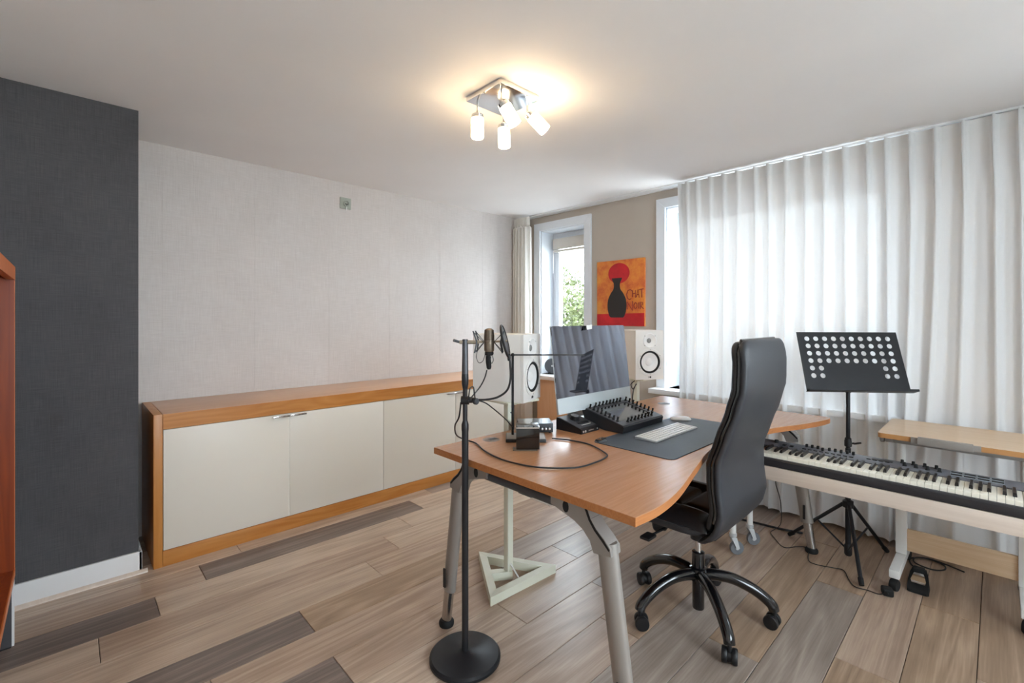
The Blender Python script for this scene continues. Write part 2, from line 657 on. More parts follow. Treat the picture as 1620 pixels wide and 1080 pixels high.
rp = random.Random(3)
row = -5
while L0 - PW * row > YN:
    y1 = min(YF, L0 - PW * row)
    y0 = max(YN, L0 - PW * (row + 1))
    if y1 - y0 > .01:
        j, tones = KNOWN.get(row, (rp.uniform(0, PL), {}))
        for n in range(-5, 6):
            a, b_ = max(XL, j + n * PL), min(XR, j + (n + 1) * PL)
            if b_ - a < .02:
                continue
            t = tones.get(n, rp.choice((0, 1, 1, 2, 2, 3, 3, 4)))
            link('plank', plank_mesh(b_ - a, y1 - y0, t), fl, ((a + b_) / 2, (y0 + y1) / 2, 0))
    row += 1

# ------------------------------------------------------------------ ceiling and walls
struct(MB().box(XL - .1, XR + .32, YN - .3, YF + .1, H, H + .12).obj('ceiling', M_ceil), 'plain white plaster ceiling')
struct(MB().box(XL, XR, YF, YF + .1, -.05, H).obj('wall_far', M_linen), 'light grey linen wallpaper wall above the sideboard')
struct(MB().box(XL - .1, XL, YN, YF + .1, -.05, H).obj('wall_left', M_wall2), 'off-white wall behind the bookcase')
wf = bpy.data.objects['wall_far']
for xx in (.43, .96, 1.49, 2.02, 2.55, 3.08):
    box('wallpaper_strip_joint', M_linen, wf, xx, xx + .003, YF - .0012, YF, .0, H)
cb = struct(MB().box(XL, .268, 3.15, YF, 0, H).obj('wall_chimney', M_dark), 'dark charcoal linen wallpaper on the projecting chimney breast')


for xx in (-.045,):
    box('wallpaper_strip_joint', M_dark, cb, xx, xx + .003, 3.1485, 3.15, .112, H)


def wall_with_holes(name, m, horiz, a0, a1, t0, t1, holes, label):
    """horiz 'y': wall runs along y, thickness t0..t1 in x; holes (a0, a1, z0, z1)"""
    b = MB()

    def seg(u0, u1, z0, z1):
        if u1 - u0 > .001 and z1 - z0 > .001:
            if horiz == 'y':
                b.box(t0, t1, u0, u1, z0, z1)
            else:
                b.box(u0, u1, t0, t1, z0, z1)
    cur = a0
    for h in sorted(holes):
        seg(cur, h[0], -.05, H)
        seg(h[0], h[1], -.05, h[2])
        seg(h[0], h[1], h[3], H)
        cur = h[1]
    seg(cur, a1, -.05, H)
    return struct(b.obj(name, m, smooth=False), label)


wall_with_holes('wall_right', M_wall, 'y', YN - .3, YF + .1, XR, XR + .30, [WIN1, WIN2, FILL_WIN4], 'greige painted window wall behind the curtains')
wall_with_holes('wall_near', M_wall2, 'x', XL - .1, XR, YN - .3, YN, [FILL_WIN3], 'off-white wall behind the camera, with the added fill window')

# baseboards
bb = MB().box(XL, .283, 3.135, 3.15, 0, .112, .003)
bb.box(.268, .283, 3.135, YF, 0, .112, .003)
struct(bb.obj('baseboard_chimney', M_white), 'white baseboard along the dark chimney breast')
st = MB()
st.rings([[(x, 3.135, .0), (x, 3.115, .0), (x, 3.117, .006), (x, 3.128, .014), (x, 3.135, .016)] for x in (XL, .305)])
struct(st.obj('trim_1', M_pale), 'thin pale wood floor strip along the white baseboard')
struct(box('baseboard_left', M_white, None, XL, XL + .015, YN, 3.13, 0, .112, bev=.003), 'white baseboard behind the bookcase')
struct(box('baseboard_right', M_white, None, XR - .015, XR, YN, YF, 0, .09, bev=.003), 'white baseboard under the windows')
struct(box('baseboard_near', M_white, None, XL, XR - .02, YN, YN + .015, 0, .112, bev=.003), 'white baseboard on the wall behind the camera')


# ------------------------------------------------------------------ windows
def frame_rect(b, horiz, a0, a1, z0, z1, t0, t1, w, bev=.003, bottom=True):
    def bx(u0, u1, zz0, zz1):
        if horiz == 'y':
            b.box(t0, t1, u0, u1, zz0, zz1, bev)
        else:
            b.box(u0, u1, t0, t1, zz0, zz1, bev)
    bx(a0, a0 + w, z0, z1)
    bx(a1 - w, a1, z0, z1)
    bx(a0 + w, a1 - w, z1 - w, z1)
    if bottom:
        bx(a0 + w, a1 - w, z0, z0 + w)
    return b


def window_y(name, W, label, sashes, vent=False):
    y0, y1, z0, z1 = W
    root = bpy.data.objects.new(name, None)
    COL.objects.link(root)
    root.location = (XR, (y0 + y1) / 2, z0)
    struct(root, label)
    off = Matrix.Translation((-XR, -(y0 + y1) / 2, -z0))

    def fin(b, n, m, par=root):
        return b.xf(off).obj(n, m, par)
    # architrave with mitre joints
    a, c = .08, .001
    for nm, poly in (('architrave_side', [(y0 - a, z0), (y0, z0), (y0, z1), (y0 - a, z1 + a)]),
                     ('architrave_side', [(y1 + a, z0), (y1 + a, z1 + a), (y1, z1), (y1, z0)]),
                     ('architrave_head', [(y0 - a + c, z1 + a), (y0 + c, z1 + c), (y1 - c, z1 + c), (y1 + a - c, z1 + a)])):
        b = MB()
        b.rings([[(XR - .022, p, q) for p, q in poly], [(XR, p, q) for p, q in poly]])
        fin(b, nm, M_uwhite)
    # lining of the reveal
    b = MB()
    b.box(XR, 3.86, y0 - .0, y0 + .012, z0, z1)
    b.box(XR, 3.86, y1 - .012, y1, z0, z1)
    b.box(XR, 3.86, y0, y1, z1 - .012, z1)
    fin(b, 'reveal_lining', M_uwhite)
    fin(frame_rect(MB(), 'y', y0 + .012, y1 - .012, z0, z1 - .012, 3.855, 3.93, .045), 'frame', M_uwhite)
    n = sashes
    L = (y1 - y0 - .024 - .09) / n
    for i in range(n):
        s0 = y0 + .057 + i * L
        s = frame_rect(MB(), 'y', s0 + .002, s0 + L - .002, z0 + .047, z1 - .059, 3.84, 3.90, .05)
        so = fin(s, 'sash', M_uwhite)
        gl = MB().box(3.868, 3.874, s0 + .05, s0 + L - .05, z0 + .095, z1 - .107)
        gl.xf(off).obj('pane', M_glass, so)
        hb = MB()
        hy = s0 + L - .027
        hb.box(3.828, 3.84, hy - .012, hy + .012, z0 + .16, z0 + .24, .003)
        hb.tube([(3.828, hy, z0 + .22), (3.80, hy, z0 + .22), (3.795, hy, z0 + .20), (3.795, hy, z0 + .10)], .008, 8)
        hb.xf(off).obj('handle', M_silver, so)
    if vent:
        b = MB().box(3.80, 3.838, y0 + .05, y1 - .05, z1 - .19, z1 - .075, .012, 3)
        fin(b, 'vent_hood', M_blind)
        b = MB().box(3.805, 3.835, y0 + .06, y1 - .06, z1 - .22, z1 - .197, .004)
        fin(b, 'vent_slat', M_blind)
        b = MB().tube([(3.81, y1 - .055, z1 - .20), (3.812, y1 - .05, z1 - .45)], .004, 6)
        fin(b, 'pull_cord', M_paper)
    # sill board
    b = MB()
    yy0, yy1 = y0 - .09, y1 + .09
    b.box(3.53, XR - .001, yy0, yy1, z0 - .04, z0 - .0, .004)
    b.box(XR - .001, 3.86, y0, y1, z0 - .04, z0 - .0)
    fin(b, 'sill', M_white)
    return root


window_y('window_1', WIN1, 'narrow white window between cream drape and painting', 1, True)
window_y('window_2', WIN2, 'wide white window behind the sheer curtain', 1)
window_y('fill_window_4', FILL_WIN4, 'added bare fill-light window past the end of the sheer curtain', 1)

y0w, root3 = YN, None
root3 = bpy.data.objects.new('fill_window_3', None)
COL.objects.link(root3)
root3.location = (FILL_WIN3[0], YN, FILL_WIN3[2])
struct(root3, 'added wide fill-light window, out of view opposite the sideboard')
off3 = Matrix.Translation((-FILL_WIN3[0], -YN, -FILL_WIN3[2]))
frame_rect(MB(), 'x', FILL_WIN3[0], FILL_WIN3[1], FILL_WIN3[2], FILL_WIN3[3], YN - .2, YN - .12, .05).xf(off3).obj('frame', M_uwhite, root3)
for i in range(3):
    L = (FILL_WIN3[1] - FILL_WIN3[0] - .1) / 3
    s0 = FILL_WIN3[0] + .05 + i * L
    so = frame_rect(MB(), 'x', s0 + .002, s0 + L - .002, FILL_WIN3[2] + .052, FILL_WIN3[3] - .052, YN - .19, YN - .13, .05).xf(off3).obj('sash', M_uwhite, root3)
    MB().box(s0 + .05, s0 + L - .05, YN - .163, YN - .157, FILL_WIN3[2] + .1, FILL_WIN3[3] - .1).xf(off3).obj('pane', M_glass, so)
frame_rect(MB(), 'x', FILL_WIN3[0] - .07, FILL_WIN3[1] + .07, FILL_WIN3[2] - .07, FILL_WIN3[3] + .07, YN, YN + .018, .07).xf(off3).obj('architrave', M_uwhite, root3)

# ------------------------------------------------------------------ outside: ground and trees
struct(MB().box(-40, 60, -40, 60, -3.4, -3.2).obj('garden_ground', mat('pale_bounce_ground', '#cfcdc9', .95, var=.15, scale=1.5)), 'ground outside below the windows, made pale to bounce light indoors')  # ground kept pale so it bounces daylight up onto the ceiling
M_bark = mat('grey_bark', '#6d6053', .9, var=.2)
LEAFM = [mat('yellow_green_leaf', '#424a22', .6, var=.25, scale=4), mat('mid_green_leaf', '#2f3a1e', .6, var=.3, scale=4), mat('fresh_green_leaf', '#3a4620', .6, var=.25, scale=4)]


def tree(label, x, y, top, rad, nleaf, mi, seed, low=-1.5, sparse=False):
    r = random.Random(seed)
    root = thing('garden_tree', label, 'tree', (x, y, -3.2), 0, 'trees outside the window')
    zt = top + 3.2
    tr = MB()
    tr.tube(spline([(0, 0, 0), (.05, .03, zt * .3), (-.06, .05, zt * .6), (.03, 0, zt * .93)], 5), [.16 - .13 * i / 15 for i in range(16)], 8)
    tr.obj('trunk', M_bark, root)
    cl = []
    br = MB()
    for i in range(16):
        z = zt * (.40 + .5 * i / 16)
        a = r.uniform(0, 2 * PI)
        ln = rad * r.uniform(.5, 1.0)
        p = [(0, 0, z), (math.cos(a) * ln * .5, math.sin(a) * ln * .5, z + .22), (math.cos(a) * ln, math.sin(a) * ln, z + r.uniform(.1, .5))]
        br.tube(spline(p, 3), [.035, .03, .026, .022, .018, .014, .008], 5)
        cl += [Vector(p[1]), Vector(p[2]), Vector(p[2])]
    br.obj('branches', M_bark, root)
    vs, fs = [], []
    for i in range(nleaf):
        c = r.choice(cl) + Vector((r.gauss(0, 1), r.gauss(0, 1), r.gauss(0, .8))) * rad * (.13 if sparse else .24)
        q = Quaternion((r.gauss(0, 1), r.gauss(0, 1), r.gauss(0, 1), r.gauss(0, 1))).normalized()
        s = r.uniform(.035, .065)
        k = len(vs)
        for px, py, pz in ((-1, 0, 0), (0, -.45, .1), (1, 0, 0), (0, .45, .1)):
            vs.append(c + q @ Vector((px * s, py * s, pz * s)))
        fs.append((k, k + 1, k + 2, k + 3))
    me = bpy.data.meshes.new('foliage')
    me.from_pydata(vs, [], fs)
    me.materials.append(LEAFM[mi])
    f = link('foliage', me, root)
    f['kind'] = 'stuff'


tree('yellow-green leafy tree nearest the narrow window', 7.0, 5.9, 2.35, 1.35, 16000, 0, 11)
tree('taller sparse tree with leaves against the sky outside', 10.2, 9.0, 3.9, 1.6, 6500, 2, 23, sparse=True)
tree('low darker green tree furthest behind the others', 14.5, 12.6, .9, 2.0, 8000, 1, 37)
tree('green tree outside the wide curtained window', 9.0, 2.4, 1.4, 1.6, 6000, 1, 41)

# ================================================================== CURTAINS
rail = thing('curtain_rail', 'white ceiling curtain rail running along the window wall', 'curtain rail', (3.615, 1, H))
for x0, x1, z in ((-.055, -.03, -.012), (-.03, .03, -.007), (.03, .05, -.012)):
    box('track', M_white, rail, x0, x1, YN - .98, YF - 1.02, z, 0, bev=.0015)

PLEATS = [1.745, 1.687, 1.606, 1.507, 1.406, 1.309, 1.186, 1.101, .994, .878, .771, .663, .544, .456, .345, .236, .125, .009, -.083,
          -.18, -.28, -.385, -.49, -.59, -.69]


def sheer():
    root = thing('sheer_curtain', 'long white pleated sheer curtain across the wide window', 'curtain', (3.55, 0, 0))
    r = random.Random(5)
    n = len(PLEATS)
    drift = [r.uniform(-.03, .03) for _ in range(n)]
    drift[14] = .06
    drift[15] = .09
    drift[16] = .05
    drift[6] = -.01
    amp = [r.uniform(.7, 1.35) for _ in range(n)]
    ph = [r.uniform(0, 6.28) for _ in range(n)]
    zs = [H - .022 - i * .02 for i in range(9)]
    z = zs[-1]
    while z > .09:
        z -= .085
        zs.append(z)
    zs[-1] = .028
    K = 14
    top_b, fab_b = MB(), MB()
    rows = []
    for zi, z in enumerate(zs):
        t = (H - z) / H
        row_ = []
        for i in range(n - 1):
            for k in range(K):
                s = k / K
                ya = PLEATS[i] + (drift[i]) * t * t
                yb = PLEATS[i + 1] + drift[i + 1] * t * t
                y = ya + (yb - ya) * s
                e = min(s, 1 - s)
                a = amp[i] * (1 - s) + amp[i + 1] * s
                narrow = math.exp(-(e / .06) ** 2) * .05
                lo = max(0, min(1, (t - .045) / .18))
                lo = lo * lo * (3 - 2 * lo)
                wav = (.5 + .5 * math.cos(2 * PI * s)) ** 1.2 * .025 * a
                wav += math.sin(2 * PI * s * 2 + ph[i] + t * 1.5) * .006 * lo * math.sin(PI * s)
                spread = math.exp(-(e / (.05 + .05 * lo)) ** 2) * .046
                d = narrow * (1 - lo) + (wav * .6 + spread * .45) * lo
                # the pinch folds lean a little to one side
                yy = y + .010 * narrow / .05 * (1 - lo)
                flare = .012 * t * math.sin(ph[i] + 3 * t)
                row_.append((-d + flare * math.sin(PI * s) - .01 * t, yy, z))
        row_.append((0, PLEATS[-1] + drift[-1] * t * t, z))
        rows.append(row_)
    hdr = 5
    fab_b.rings(rows[hdr - 1:], False, False, closed=False)
    fab_b.obj('fabric', M_sheer, root, ang=180)
    top_b.rings(rows[:hdr], False, False, closed=False)
    top_b.obj('pleated_header', M_header, root, ang=180)
    return root


M_header = fabric_sheer('double_layer_header_fabric', '#e4e5e6', .0, .035)
sheer()

drp = thing('cream_drape', 'gathered cream drape in the corner beside the narrow window', 'curtain', (3.55, 3.5, 0))
rows = []
zs = [H - .02, H - .05, H - .10, H - .115, H - .13, H - .20] + [H - .20 - i * .125 for i in range(1, 18)] + [.03]
for z in zs:
    t = (H - z) / H
    r_ = []
    N = 130
    y0d, y1d = 3.415 - .01 * t, 3.645
    for k in range(N + 1):
        s = k / N
        fr = 11 if t < .045 else 5.5
        A = .010 if t < .045 else .038 + .010 * t
        if abs(t - .047) < .004:
            A = .004
        x = -.03 - .045 * (1 - s) * 0 + A * math.sin(2 * PI * fr * s + .6 * math.sin(5 * s + 2 * t)) - .05 * math.sin(PI * s) * .4
        r_.append((x, y0d + (y1d - y0d) * s - 3.5, z))
    rows.append(r_)
b = MB()
b.rings(rows[4:], False, False, closed=False)
b.obj('fabric', M_drape, drp, ang=180)
b = MB()
b.rings(rows[:5], False, False, closed=False)
b.obj('gathered_header', M_drape, drp, ang=180)


# ================================================================== WALL THINGS
# wall socket
sk = thing('wall_socket', 'small grey-green square socket high on the light wallpaper', 'wall socket', (1.623, YF, 2.28))
box('cover_plate', M_sock, sk, -.045, .045, -.010, 0, -.045, .045, bev=.003)
MB().lathe([(.024, 0), (.024, .016), (.018, .018), (.018, .006)], (0.004, -.008, -.004), (0, -1, 0), 20).obj('socket_ring', M_sock, sk)
MB().cyl((-.002, -.02, -.006), (-.002, -.014, -.006), .004, seg=8).cyl((.012, -.02, -.006), (.012, -.014, -.006), .004, seg=8).cyl((.005, -.02, -.013), (.005, -.014, -.013), .004, seg=8).obj('pins', M_black, sk)
MB().tube([(.004, -.018, -.03), (.004, -.02, -.06)], .003, 6).obj('pull_wire', M_paper, sk)

# painting on the window wall
cv = thing('canvas_painting', 'orange canvas painting with dark shape and red lettering between the windows', 'painting', (XR, 2.391, 1.278))
CW, CH = .506, .606
box('canvas', M_orange, cv, -.02, -.0005, -CW / 2, CW / 2, 0, CH, bev=.002)


def on_canvas(a, b, d=.0):
    return (-.0205 - d, CW / 2 - a * CW, b * CH)


def canvas_poly(name, pts, m, d):
    MB().rings([[on_canvas(a, b, 0) for a, b in pts], [on_canvas(a, b, d) for a, b in pts]]).obj(name, m, cv, smooth=False)


canvas_poly('painted_band', [(.004, .004), (.996, .004), (.996, .195), (.004, .185)], M_redp, .0006)
canvas_poly('painted_disc', [(.48 + .225 * math.cos(t), .80 + .155 * math.sin(t)) for t in [2 * PI * k / 32 for k in range(32)]], M_redp, .0008)
half = [(.13, .13), (.17, .17), (.20, .28), (.19, .40), (.13, .50), (.075, .56), (.065, .64), (.10, .70), (.11, .73)]
sm = [(v.x, v.y) for v in spline([(a, b, 0) for a, b in half], 5)]
canvas_poly('painted_vase', [(.44 + a, b) for a, b in sm] + [(.44 - a, b) for a, b in reversed(sm)], M_darkp, .0012)


def stroke(pts, r=.0044):
    b = MB()
    b.tube([on_canvas(a, c, .0008) for a, c in pts], r, 6)
    return b


LET = [[(.755, .525), (.715, .545), (.67, .53), (.645, .475), (.66, .42), (.70, .395), (.74, .41)],
       [(.765, .53), (.765, .43)], [(.825, .53), (.825, .42)], [(.765, .48), (.825, .485)],
       [(.84, .425), (.875, .54), (.90, .42)], [(.85, .465), (.895, .465)], [(.90, .54), (.985, .545)], [(.95, .545), (.95, .42)],
       [(.66, .25), (.655, .365), (.765, .235), (.765, .37)],
       [(.82, .35), (.79, .31), (.80, .27), (.83, .26), (.855, .29), (.85, .335), (.82, .35)],
       [(.89, .35), (.885, .26)], [(.92, .255), (.92, .355), (.96, .35), (.965, .315), (.925, .30), (.985, .255)]]
for L_ in LET:
    stroke(L_).obj('lettering', M_letter, cv)

# ================================================================== CEILING LAMP
cl = thing('ceiling_lamp', 'square chrome ceiling lamp with four lit glass spots', 'ceiling lamp', (1.555, 1.695, H))
box('ceiling_plate', M_chrome, cl, -.128, .128, -.128, .128, -.025, 0, bev=.002)


def spot(dx, dy, tilt):
    b = MB().cyl((dx, dy, -.024), (dx, dy, -.078), .0048, seg=10)
    b.ball((dx, dy, -.080), .0085, 10)
    arm = b.obj('stem', M_chrome, cl)
    d = Vector(tilt).normalized()
    p = Vector((dx, dy, -.080))
    MB().lathe([(.010, 0), (.012, .008), (.029, .012), (.030, .030), (.027, .030)], p, d, 22).obj('chrome_cap', M_chrome, arm)
    MB().lathe([(.0275, .028), (.031, .032), (.031, .122), (.029, .127), (.026, .127), (.026, .04)], p, d, 22).obj('glass_shade', M_lamp, arm)


spot(-.088, .088, (0, 0, -1))
spot(.088, .088, (.05, .0, -1))
spot(-.088, -.088, (.50, -.25, -.85))
spot(.088, -.088, (.62, -.55, -.85))

# ================================================================== SIDEBOARD
sb = thing('sideboard', 'long built-in orange beech sideboard with cream doors under light wallpaper', 'sideboard', (.328, 3.12, 0))
SBL, SBD = 2.67, .535
box('side_panel', M_beechz, sb, 0, .04, 0, SBD, 0, .826, bev=.0015)
box('side_panel', M_beechz, sb, SBL - .04, SBL, 0, SBD, 0, .826, bev=.0015)
box('top_panel', M_beechtop, sb, .0415, SBL - .0415, 0.0015, SBD, .743, .826, bev=.0015)
box('fascia', M_beech, sb, .0415, SBL - .0415, -.001, .0015, .743, .825)
box('plinth', M_beech, sb, .0415, SBL - .0415, .002, .022, 0, .084, bev=.001)
box('carcass', M_creamin, sb, .041, SBL - .041, .024, SBD - .01, .085, .742)
box('centre_strip', M_creamin, sb, .6865, .6935, .0035, .0235, .087, .740)
edges = [.042, .690, 1.348, 2.005, SBL - .042]
for i in range(4):
    g0 = .0015 if i != 1 else .004
    g1 = .0015 if i != 0 else .004
    d = box('door', M_cream, sb, edges[i] + g0, edges[i + 1] - g1, .002, .021, .087, .740, bev=.001)
    hx = edges[i + 1] - .10 if i in (0, 2) else edges[i] + .003
    hb = MB()
    hb.box(hx, hx + .097, -.022, -.016, .724, .734, .002)
    hb.box(hx + .002, hx + .010, -.017, .003, .726, .732)
    hb.box(hx + .087, hx + .095, -.017, .003, .726, .732)
    hb.obj('handle', M_chrome, d)

# ================================================================== BOOKCASE
bk = thing('bookcase', 'reddish cherry open bookcase at the far left edge', 'bookcase', (-.16, 2.80, 0))
BW = .95
box('side_panel', M_cherry, bk, -.34, -.001, -.022, 0, .285, 1.535)
box('side_panel', M_cherry, bk, -.34, -.001, -BW, -BW + .022, .285, 1.535)
box('front_edge', M_cherry_edge, bk, -.001, .0005, -.022, 0, .285, 1.50)
box('top_board', M_cherry, bk, -.34, -.003, -BW, 0, 1.5355, 1.5555)
box('top_rail', M_cherry_edge, bk, -.022, 0.001, -BW + .022, -.0005, 1.502, 1.5555)
box('bottom_board', M_cherry, bk, -.34, -.003, -BW + .022, -.022, .29, .315)
box('bottom_rail', M_cherry_edge, bk, -.003, .001, -BW + .022, -.001, .285, .3155)
box('back_panel', M_cherry, bk, -.345, -.34, -BW, 0, .285, 1.535)
for z in (.69, 1.10):
    s = box('shelf', M_cherry, bk, -.338, -.062, -BW + .023, -.0225, z, z + .022)
    box('shelf_edge', M_cherry_edge, s, -.062, -.060, -BW + .023, -.0225, z, z + .022)
M_panel = mat('dark_grey_leg_panel', '#4a4a4e', .5)
for y in (-.022, -BW + .0):
    p = box('leg_panel', M_panel, bk, -.33, -.008, y + .001, y + .021, .006, .2845)
    box('leg_edge', M_white, p, -.008, -.001, y + .001, y + .021, .006, .2845)
    box('glide', M_rub, p, -.32, -.01, y + .002, y + .020, 0, .006)

# ================================================================== DESK
DX0, DX1, DYF = 1.157, 3.15, 1.705
desk = thing('desk', 'orange beech desk with curved front edge and splayed aluminium legs', 'desk', (DX0, .706, 0))
DZ = .78
curve = [(1.157, .706), (1.28, .700), (1.45, .722), (1.71, .787), (1.95, .845), (2.155, .868), (2.40, .85), (2.65, .79), (2.85, .715), (3.0, .672), (3.09, .655)]
front = [(v.x, v.y) for v in spline([(a, b, 0) for a, b in curve], 5)]
outline = front + [(3.12, .655), (3.142, .668), (3.155, .70), (DX1, .76), (DX1, DYF), (DX0, DYF)]
outl = [(x - DX0, y - .706) for x, y in outline]


def inset(poly, d):
    cx = sum(p[0] for p in poly) / len(poly)
    n = len(poly)
    out = []
    for i in range(n):
        p, a, b = Vector((*poly[i], 0)), Vector((*poly[i - 1], 0)), Vector((*poly[(i + 1) % n], 0))
        e1, e2 = (p - a).normalized(), (b - p).normalized()
        n1, n2 = Vector((-e1.y, e1.x, 0)), Vector((-e2.y, e2.x, 0))
        m = (n1 + n2)
        m = m / max(.3, m.dot(n1)) if m.length > 1e-6 else n1
        out.append((p.x + m.x * d, p.y + m.y * d))
    return out


i1 = inset(outl, .0012)
b = MB()
b.rings([[(x, y, DZ - .0012) for x, y in outl], [(x, y, DZ) for x, y in i1]], False, True)
b.obj('desk_top', M_desk, desk)
MB().prism(outl, DZ - .027, DZ - .0012).obj('desk_edge', M_deskedge, desk)
# grommets
for gx, gy in ((1.424, 1.631), (2.866, 1.536)):
    g = MB().lathe([(.040, -.002), (.040, .0003), (.038, .0006), (.0005, .0006)], (gx - DX0, gy - .706, DZ), seg=28).obj('grommet', M_greyp, desk)
    MB().box(gx - DX0 - .012, gx - DX0 + .034, gy - .706 - .013, gy - .706 + .012, DZ + .0006, DZ + .0009).obj('slot', M_black, g)


def desk_leg(lx, yc, sgn):
    """sgn -1: foot towards the sitter, +1: towards the back; yc is the foot's y"""
    y = lambda v: yc - sgn * v - .706
    x = lx - DX0
    prof = [(.30, -.004), (.30, -.034), (.25, -.047), (.20, -.060), (.165, -.078), (.138, -.104), (.124, -.138), (.060, -.128), (.063, -.105), (.085, -.082), (.115, -.058), (.135, -.034), (.148, -.004)]
    U = DZ - .027
    bb_ = MB()
    bb_.rings([[(x + q, y(v), U + zz) for v, zz in prof] for q in (-.026, -.022, .022, .026)])
    for vt in bb_.bm.verts:
        if abs(abs(vt.co.x - x) - .026) < 1e-5:
            vt.co.z += .002
    bo = bb_.obj('leg_bracket', M_alu, desk)
    scoop = [(.150, -.003), (.134, -.036), (.114, -.060), (.085, -.084), (.064, -.107), (.068, -.112), (.092, -.090), (.121, -.066), (.142, -.040), (.160, -.003)]
    MB().rings([[(x + q, y(v), U + zz) for v, zz in scoop] for q in (-.0268, .0268)]).obj('recess', M_rub, bo)
    MB().ball((x - .0262, y(.235), U - .024), .013, 14, (.12, 1.0, 1.5)).obj('recess', M_rub, bo)
    top, mid, foot = (x, y(.092), DZ - .125), (x, y(.022), .165), (x, y(.0), .022)
    lg = MB().tube([top, mid], [.0345, .0325], 24, ry=[.0245, .0225], up=(0, 1, 0)).obj('leg', M_alu, desk)
    MB().tube([Vector(mid) + Vector((0, 0, .01)), foot], [.024, .024], 18, ry=[.020, .020], up=(0, 1, 0)).obj('inner_tube', M_aluin, lg)
    MB().lathe([(.031, 0), (.033, .006), (.033, .016), (.026, .026)], (x, y(0), 0), seg=22).obj('foot', M_rub, lg)
    MB().box(x - .0355, x - .030, y(.030) - .006, y(.030) + .006, .19, .27).obj('scale_strip', M_black, lg)


for lx in (1.20, 3.095):
    desk_leg(lx, .74, -1)
    desk_leg(lx, 1.672, 1)
for lx in (1.20, 3.095):
    MB().tube([(lx - DX0, .98 - .706, DZ - .055), (lx - DX0, 1.43 - .706, DZ - .055)], .020, 14).obj('side_beam', M_steel, desk)
MB().box(1.215 - DX0, 3.08 - DX0, 1.17 - .706, 1.24 - .706, DZ - .09, DZ - .035, .004).obj('cross_beam', M_steel, desk)

# ================================================================== OFFICE CHAIR
ch = thing('office_chair', 'high-backed black leather swivel chair turned towards the desk', 'chair', (2.07, .94, 0))
BASE_A = [math.radians(10 + 72 * k) for k in range(5)]
hub = MB().lathe([(.024, .03), (.026, .035), (.026, .155), (.037, .16), (.037, .215), (.027, .22), (.027, .285), (.019, .287)], seg=22)
hub.obj('base_hub', M_blackg, ch)
for a in BASE_A:
    ca, sa = math.cos(a), math.sin(a)
    prof = [(.015, .185), (.07, .192), (.14, .188), (.21, .163), (.262, .132), (.297, .10), (.306, .078)]
    pts = spline([(ca * r, sa * r, z) for r, z in prof], 4)
    n = len(pts)
    lg = MB().tube(pts, [.025 - .003 * i / n for i in range(n)], 12, ry=[.025 - .003 * i / n for i in range(n)]).obj('base_leg', M_blackg, ch)
    px, py = ca * .306, sa * .306
    wa = a + 1.1
    wx, wy = math.cos(wa), math.sin(wa)
    cs = MB().cyl((px, py, .040), (px, py, .082), .008, seg=10)
    cs.lathe([(.0, -.010), (.022, -.010), (.024, 0), (.022, .010), (.0, .010)], (px - wy * .008, py + wx * .008, .030), (wx, wy, 0), 18)
    cst = cs.obj('caster', M_black, ch)
    for s in (-1, 1):
        c = Vector((px - wy * .008, py + wx * .008, .030)) + Vector((wx, wy, 0)) * .0185 * s
        MB().lathe([(.012, -.010), (.0275, -.010), (.030, -.006), (.030, .006), (.0275, .010), (.012, .010)], c, (wx, wy, 0), 20).obj('wheel', M_black, cst)
MB().cyl((0, 0, .28), (0, 0, .40), .0135, seg=16).obj('gas_lift', M_chrome, ch)
mc = MB().box(-.075, .075, -.11, .15, .388, .447, .014, 3)
mc.lathe([(.034, .345), (.034, .38), (.045, .40), (.045, .42)], (0, 0, 0), seg=20)
mc.obj('tilt_mechanism', M_black, ch)
MB().lathe([(.024, 0), (.027, .006), (.027, .05), (.022, .056)], (-.075, .12, .392), (-.3, .9, -.2), 18).obj('tension_knob', M_black, ch)
MB().tube([(-.05, .06, .42), (-.17, .08, .415), (-.27, .09, .412)], [.006, .006, .005], 8).box(-.31, -.245, .07, .115, .405, .418, .005).obj('lever', M_black, ch)


def sup(cx, cy, a, b, n=28, e=.42):
    o = []
    for k in range(n):
        t = 2 * PI * k / n
        c, s = math.cos(t), math.sin(t)
        o.append((cx + a * math.copysign(abs(c) ** e, c), cy + b * math.copysign(abs(s) ** e, s)))
    return o


# seat shell and cushion
lv = [(.448, .205, .20), (.452, .228, .235), (.47, .243, .255), (.487, .247, .258), (.489, .236, .25)]
MB().rings([[(x, y, z) for x, y in sup(0, .085, a, b_ * .93)] for z, a, b_ in lv]).obj('seat_shell', M_leather2, ch)
N = 40
b = MB()
V = []
for i in range(N + 1):
    rw = []
    for j in range(N + 1):
        u, v = -1 + 2 * i / N, -1 + 2 * j / N
        e = max(0, 1 - abs(u) ** 6) ** .5 * max(0, 1 - abs(v) ** 6) ** .5
        z = .484 + .052 * e
        z -= .017 * math.exp(-((abs(u) - .52) / .05) ** 2) * e
        for yc in (-.25, .38):
            z -= .016 * math.exp(-((v - yc + .06 * u * u) / .05) ** 2) * e * (1 if abs(u) < .56 else .25)
        z += .012 * (abs(u) > .56) * e * .6
        z -= .03 * max(0, v - .6) ** 2 * 4 * .4
        x = .245 * u * (1 - .05 * v * v)
        y = .085 + .240 * v * (1 - .06 * u * u)
        rw.append(b.bm.verts.new((x, y, z)))
    V.append(rw)
for i in range(N):
    for j in range(N):
        b.bm.faces.new((V[i][j], V[i + 1][j], V[i + 1][j + 1], V[i][j + 1]))
per = [V[i][0] for i in range(N + 1)] + [V[N][j] for j in range(1, N + 1)] + [V[i][N] for i in range(N - 1, -1, -1)] + [V[0][j] for j in range(N - 1, 0, -1)]
b.bm.faces.new(list(reversed(per)))
b.obj('seat_cushion', M_leather, ch, ang=60)
